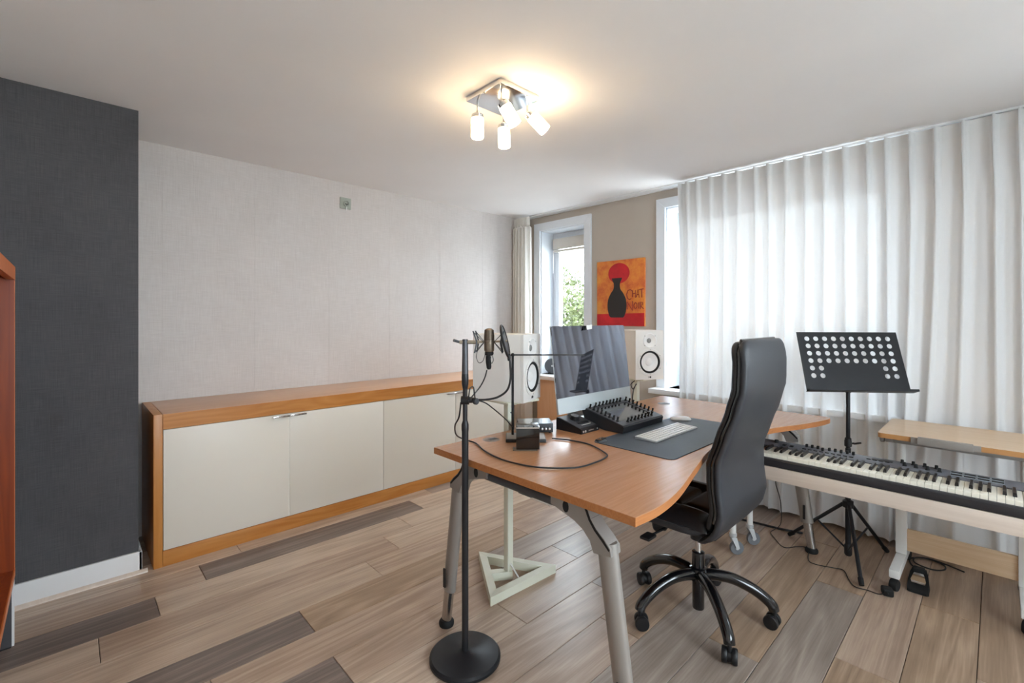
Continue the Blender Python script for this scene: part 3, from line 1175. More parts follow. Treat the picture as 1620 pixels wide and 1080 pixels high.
# backrest: profile of the rear face in the y-z plane
REAR = [(.40, -.085), (.425, -.125), (.46, -.165), (.51, -.200), (.58, -.216), (.68, -.204), (.77, -.203), (.87, -.236), (.98, -.275), (1.07, -.298), (1.17, -.300), (1.262, -.288)]


def back_loft(y_off, thick, hw, z0, z1, n=34, e=.34, topr=.05, botr=.14):
    rings_ = []
    for i in range(n + 1):
        t = i / n
        z = z0 + (z1 - z0) * (.5 - .5 * math.cos(PI * t))
        yr = lerp_table(REAR, z) + y_off
        w = hw
        if z > z1 - topr:
            q = (z - (z1 - topr)) / topr
            w = hw - topr * (1 - math.sqrt(max(0, 1 - q * q))) * .95
        if z < z0 + botr:
            q = (z0 + botr - z) / botr
            w = hw - botr * (1 - math.sqrt(max(0, 1 - q * q))) * .75
        th = thick
        ed = min(z - z0, z1 - z)
        if ed < .03:
            th = thick * (.35 + .65 * math.sqrt(max(0, 1 - (1 - ed / .03) ** 2)))
        w *= 1 - .06 * max(0, (z - .95) / .3)
        rings_.append([(x, y, z) for x, y in sup(0, yr + thick / 2, w, th / 2, 32, e)])
    return MB().rings(rings_)


back_loft(0, .036, .25, .405, 1.258, topr=.05, e=.4).obj('back_shell', M_leather2, ch, ang=70)
back_loft(.024, .056, .246, .49, 1.252, topr=.06, botr=.05, e=.72).obj('back_cushion', M_leather, ch, ang=70)
# piping round the rim between shell and cushion
pp = []
for i in range(0, 31):
    z = .54 + (1.235 - .54) * i / 30
    pp.append(Vector((-.2465 * (1 - .06 * max(0, (z - .95) / .3)) + (.035 * max(0, (z - 1.2) / .04) ** 2), lerp_table(REAR, z) + .034, z)))
top = [Vector((x, lerp_table(REAR, 1.257) + .034, 1.259)) for x in [-.19 + .38 * k / 10 for k in range(11)]]
allp = pp + top + [Vector((-p.x, p.y, p.z)) for p in reversed(pp)]
MB().tube(allp, .005, 6).obj('piping', M_blackg, ch)

# ================================================================== SPEAKERS
def speaker(name, label, loc, rz):
    """front faces local -y; origin at the centre of the underside"""
    t = thing(name, label, 'speaker', loc, rz, 'white studio speakers')
    w, d, h = .105, .142, .332
    MB().box(-w, w, -d + .016, d, 0, h, .004, 3).obj('cabinet', M_spk, t)
    f = -d
    wz, tz = .118, .262
    pl = MB()
    for z0_, z1_, zc, rc_ in ((0, .2115, wz, .076), (.2115, h, tz, .046)):
        outer, inner = [], []
        corners = [math.atan2(zz - zc, xx) for xx, zz in ((w, z1_), (-w, z1_), (-w, z0_), (w, z0_))]
        angs = sorted([2 * PI * k / 40 - PI for k in range(40)] + corners)
        for a in angs:
            c, s_ = math.cos(a), math.sin(a)
            q = min(w / abs(c) if abs(c) > 1e-6 else 9, ((z1_ - zc) / s_ if s_ > 1e-6 else 9), ((z0_ - zc) / s_ if s_ < -1e-6 else 9))
            outer.append((c * q, zc + s_ * q))
            inner.append((c * rc_, zc + s_ * rc_))
        def ring(pts, yy):
            return [pl.bm.verts.new((x, yy, z)) for x, z in pts]
        A, B, C, D = ring(outer, f), ring(inner, f), ring(inner, f + .0155), ring(outer, f + .0155)
        for P_, Q_ in ((A, B), (B, C), (D, A)):
            for k in range(len(angs)):
                j = (k + 1) % len(angs)
                pl.bm.faces.new((P_[k], P_[j], Q_[j], Q_[k]))
    bmesh.ops.remove_doubles(pl.bm, verts=pl.bm.verts, dist=.00002)
    pl.obj('baffle', M_spk, t, ang=30)
    MB().lathe([(.092, .0), (.094, .004), (.088, .006), (.0765, .005)], (0, f, wz), (0, -1, 0), 40, cap=False).obj('woofer_bezel', M_spk, t)
    MB().lathe([(.0765, -.001), (.075, .004), (.070, .0055), (.064, .003), (.062, -.004)], (0, f, wz), (0, -1, 0), 40, cap=False).obj('woofer_surround', M_rub, t)
    c = MB().lathe([(.063, -.002), (.045, -.009), (.026, -.014), (.0005, -.0145)], (0, f, wz), (0, -1, 0), 40, cap=False).obj('woofer_cone', M_cone, t)
    MB().lathe([(.026, -.0142), (.023, -.008), (.014, -.004), (.0005, -.002)], (0, f, wz), (0, -1, 0), 30).obj('dust_cap', M_cone, c)
    MB().lathe([(.050, 0), (.050, .003), (.046, .004), (.030, -.005), (.0165, -.010)], (0, f, tz), (0, -1, 0), 36, cap=False).obj('tweeter_guide', M_cone, t)
    MB().lathe([(.017, -.011), (.015, -.007), (.008, -.003), (.0005, -.002)], (0, f, tz), (0, -1, 0), 24).obj('tweeter_dome', M_dark_grille, t)
    for i in range(6):
        a = PI / 6 + i * PI / 3
        MB().lathe([(.003, .0), (.003, .0065), (.001, .007)], (math.cos(a) * .085, f, wz + math.sin(a) * .085), (0, -1, 0), 8).obj('screw', M_dark_grille, t)
    for i in range(4):
        a = PI / 4 + i * PI / 2
        MB().lathe([(.0028, .0), (.0028, .0045), (.001, .005)], (math.cos(a) * .053, f, tz + math.sin(a) * .046), (0, -1, 0), 8).obj('screw', M_dark_grille, t)
    lg = MB().lathe([(.0065, 0), (.0065, .0018), (.0045, .0018), (.0045, .0006)], (.004, f, .0165), (0, -1, 0), 20).obj('round_emblem', M_black, t)
    for k in range(3):
        a = PI / 2 + k * 2 * PI / 3
        MB().tube([(.004, f - .0012, .0165), (.004 + math.cos(a) * .0045, f - .0012, .0165 + math.sin(a) * .0045)], .0008, 5).obj('emblem_spoke', M_black, lg)
    MB().box(-.013, -.009, f - .0015, f, .011, .022).obj('power_light', M_dark_grille, t)
    return t


SP_Z = .934
sp1 = speaker('studio_speaker', 'white studio speaker behind the microphone, side towards the camera', (1.634, 1.748, SP_Z), math.radians(20.3))
sp2 = speaker('studio_speaker', 'white studio speaker on stand right of the monitor below the painting', (2.905, 1.745, SP_Z), math.radians(-29.5))


def speaker_stand(label, loc, rz):
    t = thing('speaker_stand', label, 'speaker stand', loc, rz, 'off-white triangular speaker stands')
    R = .255
    P = [Vector((R * math.cos(a), R * math.sin(a), 0)) for a in (math.radians(90), math.radians(210), math.radians(330))]
    Q = [p * .70 for p in P]
    for i in range(3):
        j = (i + 1) % 3
        e = (P[j] - P[i]).normalized() * .0006
        poly = [P[i] + e, P[j] - e, Q[j] - e, Q[i] + e]
        MB().rings([[(p.x, p.y, 0) for p in poly], [(p.x, p.y, .042) for p in poly]]).obj('base_bar', M_stand, t)
    mid = (Q[0] + Q[1]) / 2
    dv = mid.normalized()
    n = Vector((-dv.y, dv.x, 0)) * .019
    poly = [n * 1.0 - dv * .018, mid + n, mid - n, -n - dv * .018]
    MB().rings([[(p.x, p.y, .001) for p in poly], [(p.x, p.y, .042) for p in poly]]).obj('pole_bar', M_stand, t)
    mid2 = (Q[1] + Q[2]) / 2
    MB().tube([(0, -.01, .085), (mid2.x, mid2.y + .004, .03)], .004, 8).obj('brace_rod', M_twhite, t)
    MB().box(-.0185, .0185, -.0185, .0185, .0425, SP_Z - .0125, .006, 3).obj('pole', M_stand, t)
    MB().box(-.105, .105, -.12, .12, SP_Z - .012, SP_Z, .002).obj('top_plate', M_stand, t)
    MB().lathe([(.004, 0), (.004, .003), (.001, .004)], (0, -.0185, .86), (0, -1, 0), 8).obj('screw', M_steel, t)
    return t


speaker_stand('off-white triangular speaker stand behind the desk, base visible under desk', (1.649, 1.752, 0), math.radians(-2.5))
speaker_stand('off-white triangular speaker stand right of the monitor', (2.905, 1.768, 0), math.radians(180))

# ================================================================== DESK THINGS
# all-in-one computer
im = thing('desktop_computer', 'large silver all-in-one computer with dark reflective screen on desk', 'computer', (2.06, 1.515, DZ))
tilt = math.radians(6.5)
T = Matrix.Translation((0, -.026, .09)) @ Matrix.Rotation(-tilt, 4, 'X')
w, hh = .325, .438
chin = .078
bd = MB()
prof = []
bd.rings([[(-w, 0, 0), (w, 0, 0), (w, 0, hh), (-w, 0, hh)], [(-w, .006, 0), (w, .006, 0), (w, .006, hh), (-w, .006, hh)],
          [(-w * .55, .034, hh * .18), (w * .55, .034, hh * .18), (w * .55, .034, hh * .82), (-w * .55, .034, hh * .82)]])
body = bd.xf(T).obj('body', M_silver, im)
rr = .012


def rrect(x0, x1, z0, z1, r, n=5, rb=None):
    o = []
    rb = r if rb is None else rb
    for cx, cz, a0, q in ((x1 - r, z1 - r, 0, r), (x0 + r, z1 - r, PI / 2, r), (x0 + rb, z0 + rb, PI, rb), (x1 - rb, z0 + rb, 1.5 * PI, rb)):
        for k in range(n + 1):
            a = a0 + PI / 2 * k / n
            o.append((cx + q * math.cos(a), cz + q * math.sin(a)))
    return o


scr = rrect(-w, w, chin, hh, .013, rb=.0005)
MB().rings([[(x, -.0005, z) for x, z in scr], [(x, -.0045, z) for x, z in scr]]).xf(T).obj('screen', M_screen, im)
cpoly = rrect(-w, w, .0, chin - .0005, .0005, rb=.013)
MB().rings([[(x, -.0005, z) for x, z in cpoly], [(x, -.0045, z) for x, z in cpoly]]).xf(T).obj('chin', M_chin, im)
MB().tube([(0, .035, .26), (0, .085, .19), (0, .115, .08), (0, .112, .015)], .004, 12, ry=.085, up=(0, 1, .2)).obj('stand_arm', M_silver, im)
MB().box(-.09, .09, .008, .178, 0, .008, .003).obj('stand_foot', M_silver, im)
# folded paper slip over the top edge of the screen
nt = thing('paper_slip', 'small folded white paper slip on top edge of the computer screen', 'paper', (2.025, 1.528, 1.2855))
MB().rings([[(-.022, -.0065, .022), (.032, -.0065, .026), (.034, -.0045, .026), (-.02, -.0045, .022)], [(-.016, -.0085, .023 - .024), (.027, -.0085, .023 - .02), (.029, -.0065, .003), (-.015, -.0065, -.001)]]).obj('front_flap', M_paper, nt)
MB().rings([[(-.038, -.008, -.004), (-.018, -.008, -.002), (-.022, -.008, .021)], [(-.038, -.006, -.004), (-.018, -.006, -.002), (-.022, -.006, .021)]]).obj('dark_corner', M_black, nt)
MB().box(-.022, .032, -.0045, .022, .022, .0228).obj('top_fold', M_paper, nt)

# desk mat
dm = thing('desk_mat', 'blue-grey leather desk mat under the white keyboard', 'desk mat', (2.14, 1.085, DZ))
MB().prism(rrect(-.41, .41, -.196, .196, .03, 6), 0, .003).obj('mat_sheet', M_mat, dm)
MB().prism(rrect(-.411, .411, -.197, .197, .031, 6), 0, .0012).obj('mat_backing', M_rub, dm)
cd = MB()
cd.rings([[(-.405, .165, .003), (-.36, .145, .003), (-.345, .17, .003), (-.39, .195, .003)], [(-.40, .168, .010), (-.365, .150, .014), (-.352, .17, .014), (-.388, .19, .010)]])
cc = thing('cable_clip', 'small black slotted cable clip on left corner of the desk mat', 'cable clip', (2.14, 1.085, DZ))
cd.obj('body', M_black, cc)
for k in range(4):
    MB().box(-.392 + k * .011, -.388 + k * .011, .155, .182, .012, .0165).obj('clip_slot', M_chrome, cc)

# computer keyboard
kb = thing('computer_keyboard', 'slim white computer keyboard lying on the desk mat', 'keyboard', (2.124, 1.118, DZ + .003))
MB().rings([[(x, y, .0) for x, y in rrect(-.209, .209, -.057, .057, .008)], [(x, y, .0045 + (y + .057) * .05) for x, y in rrect(-.209, .209, -.057, .057, .008)]]).obj('tray', M_silver, kb)
kk = MB()
rows_k = [(.0475, .008, 20), (.029, .015, 20), (.0105, .015, 19), (-.008, .015, 18), (-.0265, .015, 18), (-.045, .015, 15)]
for yk, hk, nk in rows_k:
    x0 = -.204
    tot = .408
    for i in range(nk):
        a = x0 + tot * i / nk
        bq = x0 + tot * (i + 1) / nk
        z = .0045 + (yk + .057) * .05
        kk.box(a + .001, bq - .001, yk - hk / 2, yk + hk / 2, z, z + .002)
ko = kk.obj('keycaps', M_keycap, kb, smooth=False)
ko['kind'] = 'stuff'

# mouse
ms = thing('computer_mouse', 'low white computer mouse at the back edge of the desk mat', 'mouse', (2.455, 1.215, DZ + .003), math.radians(-49))
rg = []
for i in range(9):
    t_ = i / 8
    z = .002 + .019 * t_
    f_ = math.sqrt(max(0, 1 - t_ ** 2.4))
    rg.append([(x * (.25 + .75 * f_) * (1 if f_ else 1), y * (.15 + .85 * f_), z) for x, y in sup(0, 0, .056, .0285, 28, .7)])
MB().rings(rg).obj('shell', M_keycap, ms)
MB().rings([[(x, y, 0) for x, y in sup(0, 0, .054, .027, 28, .7)], [(x, y, .002) for x, y in sup(0, 0, .056, .0285, 28, .7)]]).obj('base', M_silver, ms)

# desktop audio interface with big dial
ai = thing('audio_interface', 'black wedge audio interface with silver-topped dial left of the knob controller', 'audio interface', (1.872, 1.475, DZ))
wg = MB()
pr = [(-.078, .0), (-.078, .022), (-.070, .026), (.075, .062), (.082, .058), (.082, .0)]
wg.rings([[(x, y, z) for y, z in pr] for x in (-.071, .071)])
wg.obj('case', M_black, ai)
sl = (.062 - .026) / .145
topz = lambda y: .026 + (y + .070) * sl + .0002
tp = MB()
tp.rings([[(x, y, topz(y)) for x, y in ((-.067, -.066), (.067, -.066), (.067, .07), (-.067, .07))], [(x, y, topz(y) + .0015) for x, y in ((-.066, -.065), (.066, -.065), (.066, .069), (-.066, .069))]])
tp.obj('top_plate', M_docktop, ai)
dl = MB().lathe([(.026, 0), (.026, .004), (.0225, .006), (.0225, .020), (.020, .022)], (-.002, .018, topz(.018)), (0, -sl, 1), 28).obj('dial', M_black, ai)
MB().lathe([(.0205, 0), (.0205, .0012), (.018, .0016)], (-.002, .018 - sl * .0, topz(.018) + .0222), (0, -sl, 1), 28).obj('dial_cap', M_silver, dl)
MB().box(-.03, .045, -.034, -.012, topz(-.02) - .001, topz(-.012) + .0012).obj('display', M_black, ai)
M_led = mat('white_legend', '#e8e8e4', .5)
for k in range(6):
    xx = -.028 + k * .0125
    MB().box(xx, xx + .0085, -.049, -.044, topz(-.046) + .0012, topz(-.044) + .0022).obj('button', M_led, ai)
for xx, q in ((-.055, .005), (-.038, .0055), (.058, .004)):
    MB().lathe([(q, 0), (q, .002), (q * .6, .002), (q * .6, .0005)], (xx, -.078, .011), (0, -1, 0), 14).obj('jack', M_silver, ai)
MB().box(-.012, .03, -.0786, -.078, .009, .013).obj('legend', M_greyp, ai)

# tablet dock with rows of knobs
dk = thing('knob_controller', 'black wedge controller with four rows of small knobs around a tablet', 'controller', (2.142, 1.255, DZ + .003))
DW, DD = .1925, .25
zf, zb = .034, .096
topk = lambda y: zf + (zb - zf) * y / DD
MB().rings([[(x, y, z) for y, z in ((0.006, 0), (0, .030), (.004, zf), (DD, zb), (DD + .006, zb - .006), (DD - .02, .02), (DD - .14, 0))] for x in (-DW, DW)]).obj('case', M_dock, dk)
fr = MB()


def slab(b, x0, x1, y0, y1, dz0, dz1):
    b.rings([[(x, y, topk(y) + dz0) for x, y in ((x0, y0), (x1, y0), (x1, y1), (x0, y1))], [(x, y, topk(y) + dz1) for x, y in ((x0, y0), (x1, y0), (x1, y1), (x0, y1))]])
    return b


slab(fr, -DW + .003, -.145, .004, DD - .002, .0002, .003)
slab(fr, .145, DW - .003, .004, DD - .002, .0002, .003)
slab(fr, -.145, .145, .004, .048, .0002, .003)
slab(fr, -.145, .145, .204, DD - .002, .0002, .003)
fr.obj('rim', M_docktop, dk)
slab(MB(), -.144, .144, .049, .203, .0002, .0012).obj('tablet_screen', M_tablet, dk)
nrm = Vector((0, -(zb - zf) / DD, 1)).normalized()
kp = [(-.168, .052 + k * .024) for k in range(8)] + [(.168, .052 + k * .024) for k in range(8)] + [(-.115 + k * .033, .027) for k in range(8)] + [(-.115 + k * .033, .224) for k in range(8)]
km = MB().lathe([(.0075, 0), (.0065, .004), (.0045, .006), (.0045, .014), (.0055, .021), (.0045, .023)], (0, 0, 0), nrm, 10)
kobj = None
for kx, ky in kp:
    if kobj is None:
        kobj = km.obj('knob', M_rub, dk, (kx, ky, topk(ky) + .003))
    else:
        link('knob', kobj.data, dk, (kx, ky, topk(ky) + .003))

VIEW = -math.radians(43.7)
# slim lamp
lp = thing('desk_lamp', 'thin black angular desk lamp with long horizontal arm', 'desk lamp', (1.545, 1.525, DZ), VIEW)
MB().box(-.092, .092, -.062, .062, 0, .014, .002).obj('base', M_black, lp)
MB().box(-.088, .088, -.058, .058, .0142, .0165, .001).obj('base_top', M_greyp, lp)
MB().tube([(-.060, .02, .0165), (-.060, .02, .395)], .0062, 10).obj('post', M_black, lp)
MB().ball((-.060, .02, .392), .0095, 12).obj('joint', M_black, lp)
MB().box(-.060, .278, .015, .025, .389, .3955, .002).obj('arm', M_black, lp)

# glossy cube
cb_ = thing('black_box', 'small glossy black cube box on the desk in front of lamp base', 'box', (1.449, 1.421, DZ), VIEW)
MB().box(-.048, .052, -.05, .05, .005, .099, .0012).obj('cube', mat('black_acrylic', '#0b0a0b', .1, coat=.6), cb_)
MB().box(-.062, .042, -.055, -.01, 0, .0048, .001).obj('foot_plate', M_bronze2, cb_)
MB().box(-.047, .051, -.0512, -.0502, .0955, .0985).obj('edge_glint', M_pale, cb_)  # pale strip paints the reflection along the cube's front top edge

# preamplifier
pa = thing('preamplifier', 'flat dark preamplifier box with small front dials behind glossy cube', 'preamplifier', (1.70, 1.615, DZ), VIEW + .08)
MB().box(-.085, .085, -.062, .062, .004, .046, .002).obj('case', M_satin, pa)
MB().box(-.084, .084, -.061, .061, .0462, .0475).obj('lid', mat('sky_tinted_gloss_lid', '#2a2f3c', .12, coat=.5), pa)  # lid colour has the blue sky reflection mixed in
for k in range(4):
    MB().lathe([(.0055, 0), (.0055, .008), (.004, .009)], (.012 + k * .018, -.062, .022), (0, -1, 0), 12).obj('dial', M_silver, pa)
for x_ in (-.07, .07):
    for y_ in (-.05, .05):
        MB().cyl((x_, y_, 0), (x_, y_, .004), .006, seg=10).obj('foot', M_rub, pa)

# cable lying in a loop on the desk
dc = [(1.131, 1.478, 1.01), (1.128, 1.487, .95), (1.155, 1.55, .90), (1.235, 1.645, .83), (1.312, 1.68, .79), (1.322, 1.62, .785), (1.275, 1.51, .785), (1.248, 1.41, .785), (1.244, 1.305, .785), (1.277, 1.188, .785), (1.37, 1.094, .785), (1.48, 1.079, .785), (1.574, 1.093, .785),
      (1.618, 1.135, .785), (1.672, 1.25, .785), (1.668, 1.35, .785), (1.632, 1.437, .785)]
tag(MB().tube(spline(dc, 8), .0032, 8).obj('microphone_cable', M_cable), 'black microphone cable looping across the bare desk top', 'cable')

rc = thing('tan_panel', 'plain tan panel standing below the narrow window sill', 'radiator cover', (3.60, 3.08, 0))  # plain tan board filling the space under the narrow sill
M_tan = wood('pale_tan_panel', '#deb48e', '#e6c09c', .5, 'z', 1.4, 12, .02, rings=.2)
box('front_panel', M_tan, rc, 0, .018, -.31, .30, 0, .715, bev=.002)
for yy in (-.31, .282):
    box('side_panel', M_tan, rc, .0185, .052, yy, yy + .018, 0, .715)

# small things on the sill of the narrow window
rs = thing('round_speaker', 'round dark grey disc speaker on sill of the narrow window', 'speaker', (3.72, 3.275, .761), math.radians(-48))
MB().lathe([(.072, 0), (.080, .010), (.080, .028), (.074, .036)], (0, .02, .083), (0, -1, .08), 36).obj('disc', M_disc, rs)
MB().lathe([(.010, 0), (.010, .004), (.006, .005)], (0, -.0155, .086), (0, -1, .08), 16).obj('centre_button', M_silver, rs)
MB().box(-.045, .045, -.02, .04, 0, .008, .003).obj('foot', M_black, rs)

# ================================================================== MICROPHONE ON ITS STAND
mst = thing('microphone_stand', 'straight black microphone stand with round base left of the desk', 'microphone stand', (1.134, 1.455, 0))
MB().lathe([(.136, 0), (.140, .004), (.140, .014), (.132, .021), (.03, .026), (.018, .034)], seg=56).obj('round_base', M_satin, mst)
MB().cyl((0, 0, .03), (0, 0, .905), .0132, seg=20).obj('lower_tube', M_mic_pole, mst)
MB().lathe([(.0132, .895), (.0145, .905), (.0145, .925), (.0095, .940)], seg=20).obj('collar', M_mic_pole, mst)
MB().cyl((0, 0, .93), (0, 0, 1.09), .0094, seg=18).obj('inner_tube', M_mic_pole, mst)
MB().lathe([(.0095, 1.065), (.0135, 1.085), (.0140, 1.11), (.0130, 1.125)], seg=20).obj('clutch', M_mic_pole, mst)
MB().lathe([(.0130, 1.12), (.0118, 1.20), (.0115, 1.258), (.010, 1.2615)], seg=20).obj('upper_tube', M_mic_up, mst)

LAT = Vector((.723, -.6909, 0))   # direction of the bar, across the room diagonal
DEP = Vector((.6909, .723, 0))


def mp(l, z, d=0.0):
    return LAT * l + DEP * d + Vector((0, 0, z))


mi = thing('studio_microphone', 'champagne studio microphone in wire shock mount on the stand', 'microphone', (1.134, 1.455, 1.20))
bar = MB().tube([mp(-.022, .050), mp(.055, .050)], .0075, 10).tube([mp(.05, .050), mp(.166, .054)], .0042, 8)
bar.obj('mount_bar', mat('pale_metal_bar', '#a59a88', .4, .5), mi)
MB().tube([mp(-.045, .058, -.01), mp(-.022, .05)], [.006, .005], 8).obj('wing_screw', M_steel, mi)
MB().lathe([(.0165, .012), (.020, .018), (.0205, .052)], mp(.095, 0), seg=24).obj('body', M_bronze, mi)
MB().lathe([(.0205, .053), (.0205, .075), (.0185, .098), (.010, .104), (.004, .105)], mp(.095, 0), seg=24).obj('grille', M_bronze2, mi)
MB().lathe([(.0205, .050), (.0216, .052), (.0216, .056), (.0205, .058)], mp(.095, 0), seg=24, cap=False).obj('ring', M_bronze, mi)
MB().lathe([(.014, -.003), (.0175, .002), (.0175, .010), (.014, .0125)], mp(.095, 0), seg=20).obj('base_ring', M_rub, mi)
MB().lathe([(.006, -.058), (.0095, -.050), (.0108, -.03), (.0095, -.004)], mp(.090, 0), (-.06, .06, 1), seg=16).obj('plug', M_rub, mi)
# spider: prongs and elastic cords
for a in (2.6, 3.5, -.5, .45):
    c = mp(.095, 0)
    o_ = lambda r, z: c + LAT * (r * math.cos(a)) + DEP * (r * math.sin(a)) + Vector((0, 0, z))
    MB().tube([o_(.066, .094), o_(.052, .055), o_(.052, .045), o_(.060, .008)], .003, 7).obj('prong', M_steel, mi)
    MB().tube([o_(.066, .092), o_(.022, .050), o_(.060, .010)], .0016, 6).obj('elastic_cord', M_cable, mi)
lo = [mp(.048, .012, -.02), mp(.046, -.01, -.02), mp(.056, -.030, -.02), mp(.072, -.022, -.02), mp(.080, .004, -.02)]
MB().tube(spline(lo, 5), .0013, 6).obj('elastic_loop', M_cable, mi)
lo = [mp(.103, -.004, -.02), mp(.101, -.022, -.02), mp(.107, -.032, -.02), mp(.112, -.02, -.02), mp(.110, -.003, -.02)]
MB().tube(spline(lo, 5), .0013, 6).obj('elastic_loop', M_cable, mi)

pf = thing('pop_filter', 'thin round black pop filter on a gooseneck beside the microphone', 'pop filter', (1.134, 1.455, 1.02))
cc_ = mp(.158, .233)
ax = (LAT * .97 - DEP * .10 + Vector((0, 0, .24))).normalized()
MB().lathe([(.064, -.005), (.068, -.003), (.0685, .003), (.064, .005), (.0625, .0), (.064, -.005)], cc_, ax, 44, cap=False).obj('hoop', M_black, pf)
MB().lathe([(.0635, -.0018), (.0005, -.0024)], cc_, ax, 40, cap=False).lathe([(.0635, .0018), (.0005, .0024)], cc_, ax, 40, cap=False).obj('mesh_disc', M_satin, pf)
gn = [mp(.175, .172), mp(.178, .14), mp(.179, .085), mp(.166, .040), mp(.130, .013), mp(.085, .003), mp(.042, .002)]
MB().tube(spline(gn, 7), .0042, 9).obj('gooseneck', M_cable, pf)
MB().lathe([(.0055, -.012), (.007, -.004), (.007, .012), (.0045, .016)], mp(.174, .168), (.0, .0, 1), 12).obj('hoop_socket', M_black, pf)
cl_ = MB().tube([mp(-.016, .0), mp(.016, .0)], .017, 12)
cl_.tube([mp(.01, .002), mp(.042, .0)], [.013, .010], 12)
cl_.obj('clamp', M_black, pf)
MB().lathe([(.010, 0), (.013, .004), (.013, .014), (.010, .018)], mp(.036, -.002, -.006), LAT * .8 - DEP * .6, 14).obj('clamp_knob', M_steel, pf)
mc_ = [mp(.086, 1.140), mp(.078, 1.11), mp(.060, 1.075), mp(.035, 1.045, -.015), mp(.018, 1.03, -.03), mp(.022, 1.07, -.03), mp(.034, 1.075, -.02), mp(.038, 1.05, -.015), mp(.044, 1.025, -.01), mp(.075, 1.008, .02), mp(.10, .985, .05), mp(.155, .90, .22), mp(.185, .84, .33)]
mo = MB().tube(spline(mc_, 7), .0026, 7).obj('microphone_lead', M_cable, loc=(1.134, 1.455, 0))
tag(mo, 'black lead hanging from the microphone plug past the clamp', 'cable')

# ================================================================== MUSIC STAND
mu = thing('music_stand', 'black music stand with perforated desk in front of the sheer curtain', 'music stand', (3.155, .578, 0))
MB().cyl((0, 0, .05), (0, 0, .62), .0135, seg=18).obj('lower_tube', M_satin, mu)
MB().cyl((0, 0, .60), (0, 0, .955), .0105, seg=18).obj('upper_tube', M_satin, mu)
cg = MB().lathe([(.0105, .625), (.018, .632), (.018, .66), (.0155, .668), (.0155, .675), (.0105, .68)], seg=18)
cg.obj('height_clamp', M_black, mu)
MB().tube([(.015, -.01, .645), (.030, -.022, .645)], .005, 8).lathe([(.002, -.004), (.019, -.003), (.019, .003), (.002, .004)], (.045, -.035, .644), (.3, .4, 1), 16).obj('wing_knob', M_black, mu)
MB().lathe([(.0135, .02), (.019, .03), (.019, .075), (.0135, .085)], seg=16).obj('lower_collar', M_black, mu)
MB().lathe([(.014, .285), (.026, .29), (.026, .325), (.014, .332)], seg=16).obj('upper_collar', M_black, mu)
for fx, fy in ((2.873, .471), (3.22, .885), (3.392, .44)):
    v = Vector((fx - 3.155, fy - .578, 0))
    u = v.normalized()
    lg = MB().tube([u * .022 + Vector((0, 0, .305)), v + Vector((0, 0, .014))], .0095, 10).obj('leg', M_satin, mu)
    q = u * .022 + (v - u * .022) * .48 + Vector((0, 0, .305 + (.014 - .305) * .48))
    MB().tube([u * .016 + Vector((0, 0, .06)), q], .005, 8).obj('brace', M_satin, lg)
    MB().tube([v * .93 + Vector((0, 0, .034)), v * 1.02 + Vector((0, 0, .010))], [.0125, .0115], 10).obj('rubber_tip', M_rub, lg)
# perforated desk: origin at the bottom edge, x across, y up the plate
PWd, PHd = .535, .345
plate = MB()
cols, rws = 10, 6
mx, myt, myb = .028, .018, .068
cw, chh = (PWd - 2 * mx) / cols, (PHd - myt - myb) / rws


def quad(b, x0, x1, y0, y1):
    vs_ = [b.bm.verts.new((x, y, 0)) for x, y in ((x0, y0), (x1, y0), (x1, y1), (x0, y1))]
    b.bm.faces.new(vs_)


quad(plate, -PWd / 2, PWd / 2, 0, myb)
quad(plate, -PWd / 2, PWd / 2, PHd - myt, PHd)
quad(plate, -PWd / 2, -PWd / 2 + mx, myb, PHd - myt)
quad(plate, PWd / 2 - mx, PWd / 2, myb, PHd - myt)
for r_i in range(rws):
    for c_i in range(cols):
        x0 = -PWd / 2 + mx + c_i * cw
        y0 = PHd - myt - (r_i + 1) * chh
        if r_i >= 4 and 2 <= c_i <= 7:
            quad(plate, x0, x0 + cw, y0, y0 + chh)
            continue
        cx, cy_ = x0 + cw / 2, y0 + chh / 2
        outer, inner = [], []
        for k in range(16):
            a = 2 * PI * k / 16 + PI / 8
            c, s = math.cos(a), math.sin(a)
            m_ = max(abs(c), abs(s))
            if k % 4 == 1 or True:
                outer.append(plate.bm.verts.new((cx + c / m_ * cw / 2, cy_ + s / m_ * chh / 2, 0)))
            inner.append(plate.bm.verts.new((cx + c * .0138, cy_ + s * .0138, 0)))
        for k in range(16):
            j = (k + 1) % 16
            plate.bm.faces.new((outer[k], outer[j], inner[j], inner[k]))
        for sx, sy in ((1, 1), (-1, 1), (-1, -1), (1, -1)):
            a = math.atan2(sy, sx) % (2 * PI)
            ks = [k for k in range(16) if abs(((2 * PI * k / 16 + PI / 8) - a + PI) % (2 * PI) - PI) < PI / 8 + .01]
            if len(ks) == 2:
                cv_ = plate.bm.verts.new((cx + sx * cw / 2, cy_ + sy * chh / 2, 0))
                plate.bm.faces.new((outer[ks[0]], cv_, outer[ks[1]]))
bmesh.ops.remove_doubles(plate.bm, verts=plate.bm.verts, dist=.00005)
for f in plate.bm.faces:
    f.normal_update()
wid = math.radians(-49.4)
back_t = math.radians(20)
PM = Matrix.Rotation(wid, 4, 'Z') @ Matrix.Translation((.022, -.055, .942)) @ Matrix.Rotation(PI / 2 - back_t, 4, 'X')
po = plate.xf(PM).obj('perforated_desk', M_satin, mu, smooth=False)
so_ = po.modifiers.new('thickness', 'SOLIDIFY')
so_.thickness = .0016
so_.offset = 0
lip = MB().box(-PWd / 2 - .004, PWd / 2 + .010, -.002, .0, -.002, .048)
lip.box(-PWd / 2 - .004, PWd / 2 + .010, -.002, .010, .0465, .048)
lip.xf(PM).obj('lip', M_satin, po)
br = MB().tube([(0, 0, .93), (0, 0, .955)], .014, 12)
br.xf(Matrix.Identity(4))
br.obj('tilt_joint', M_black, mu)
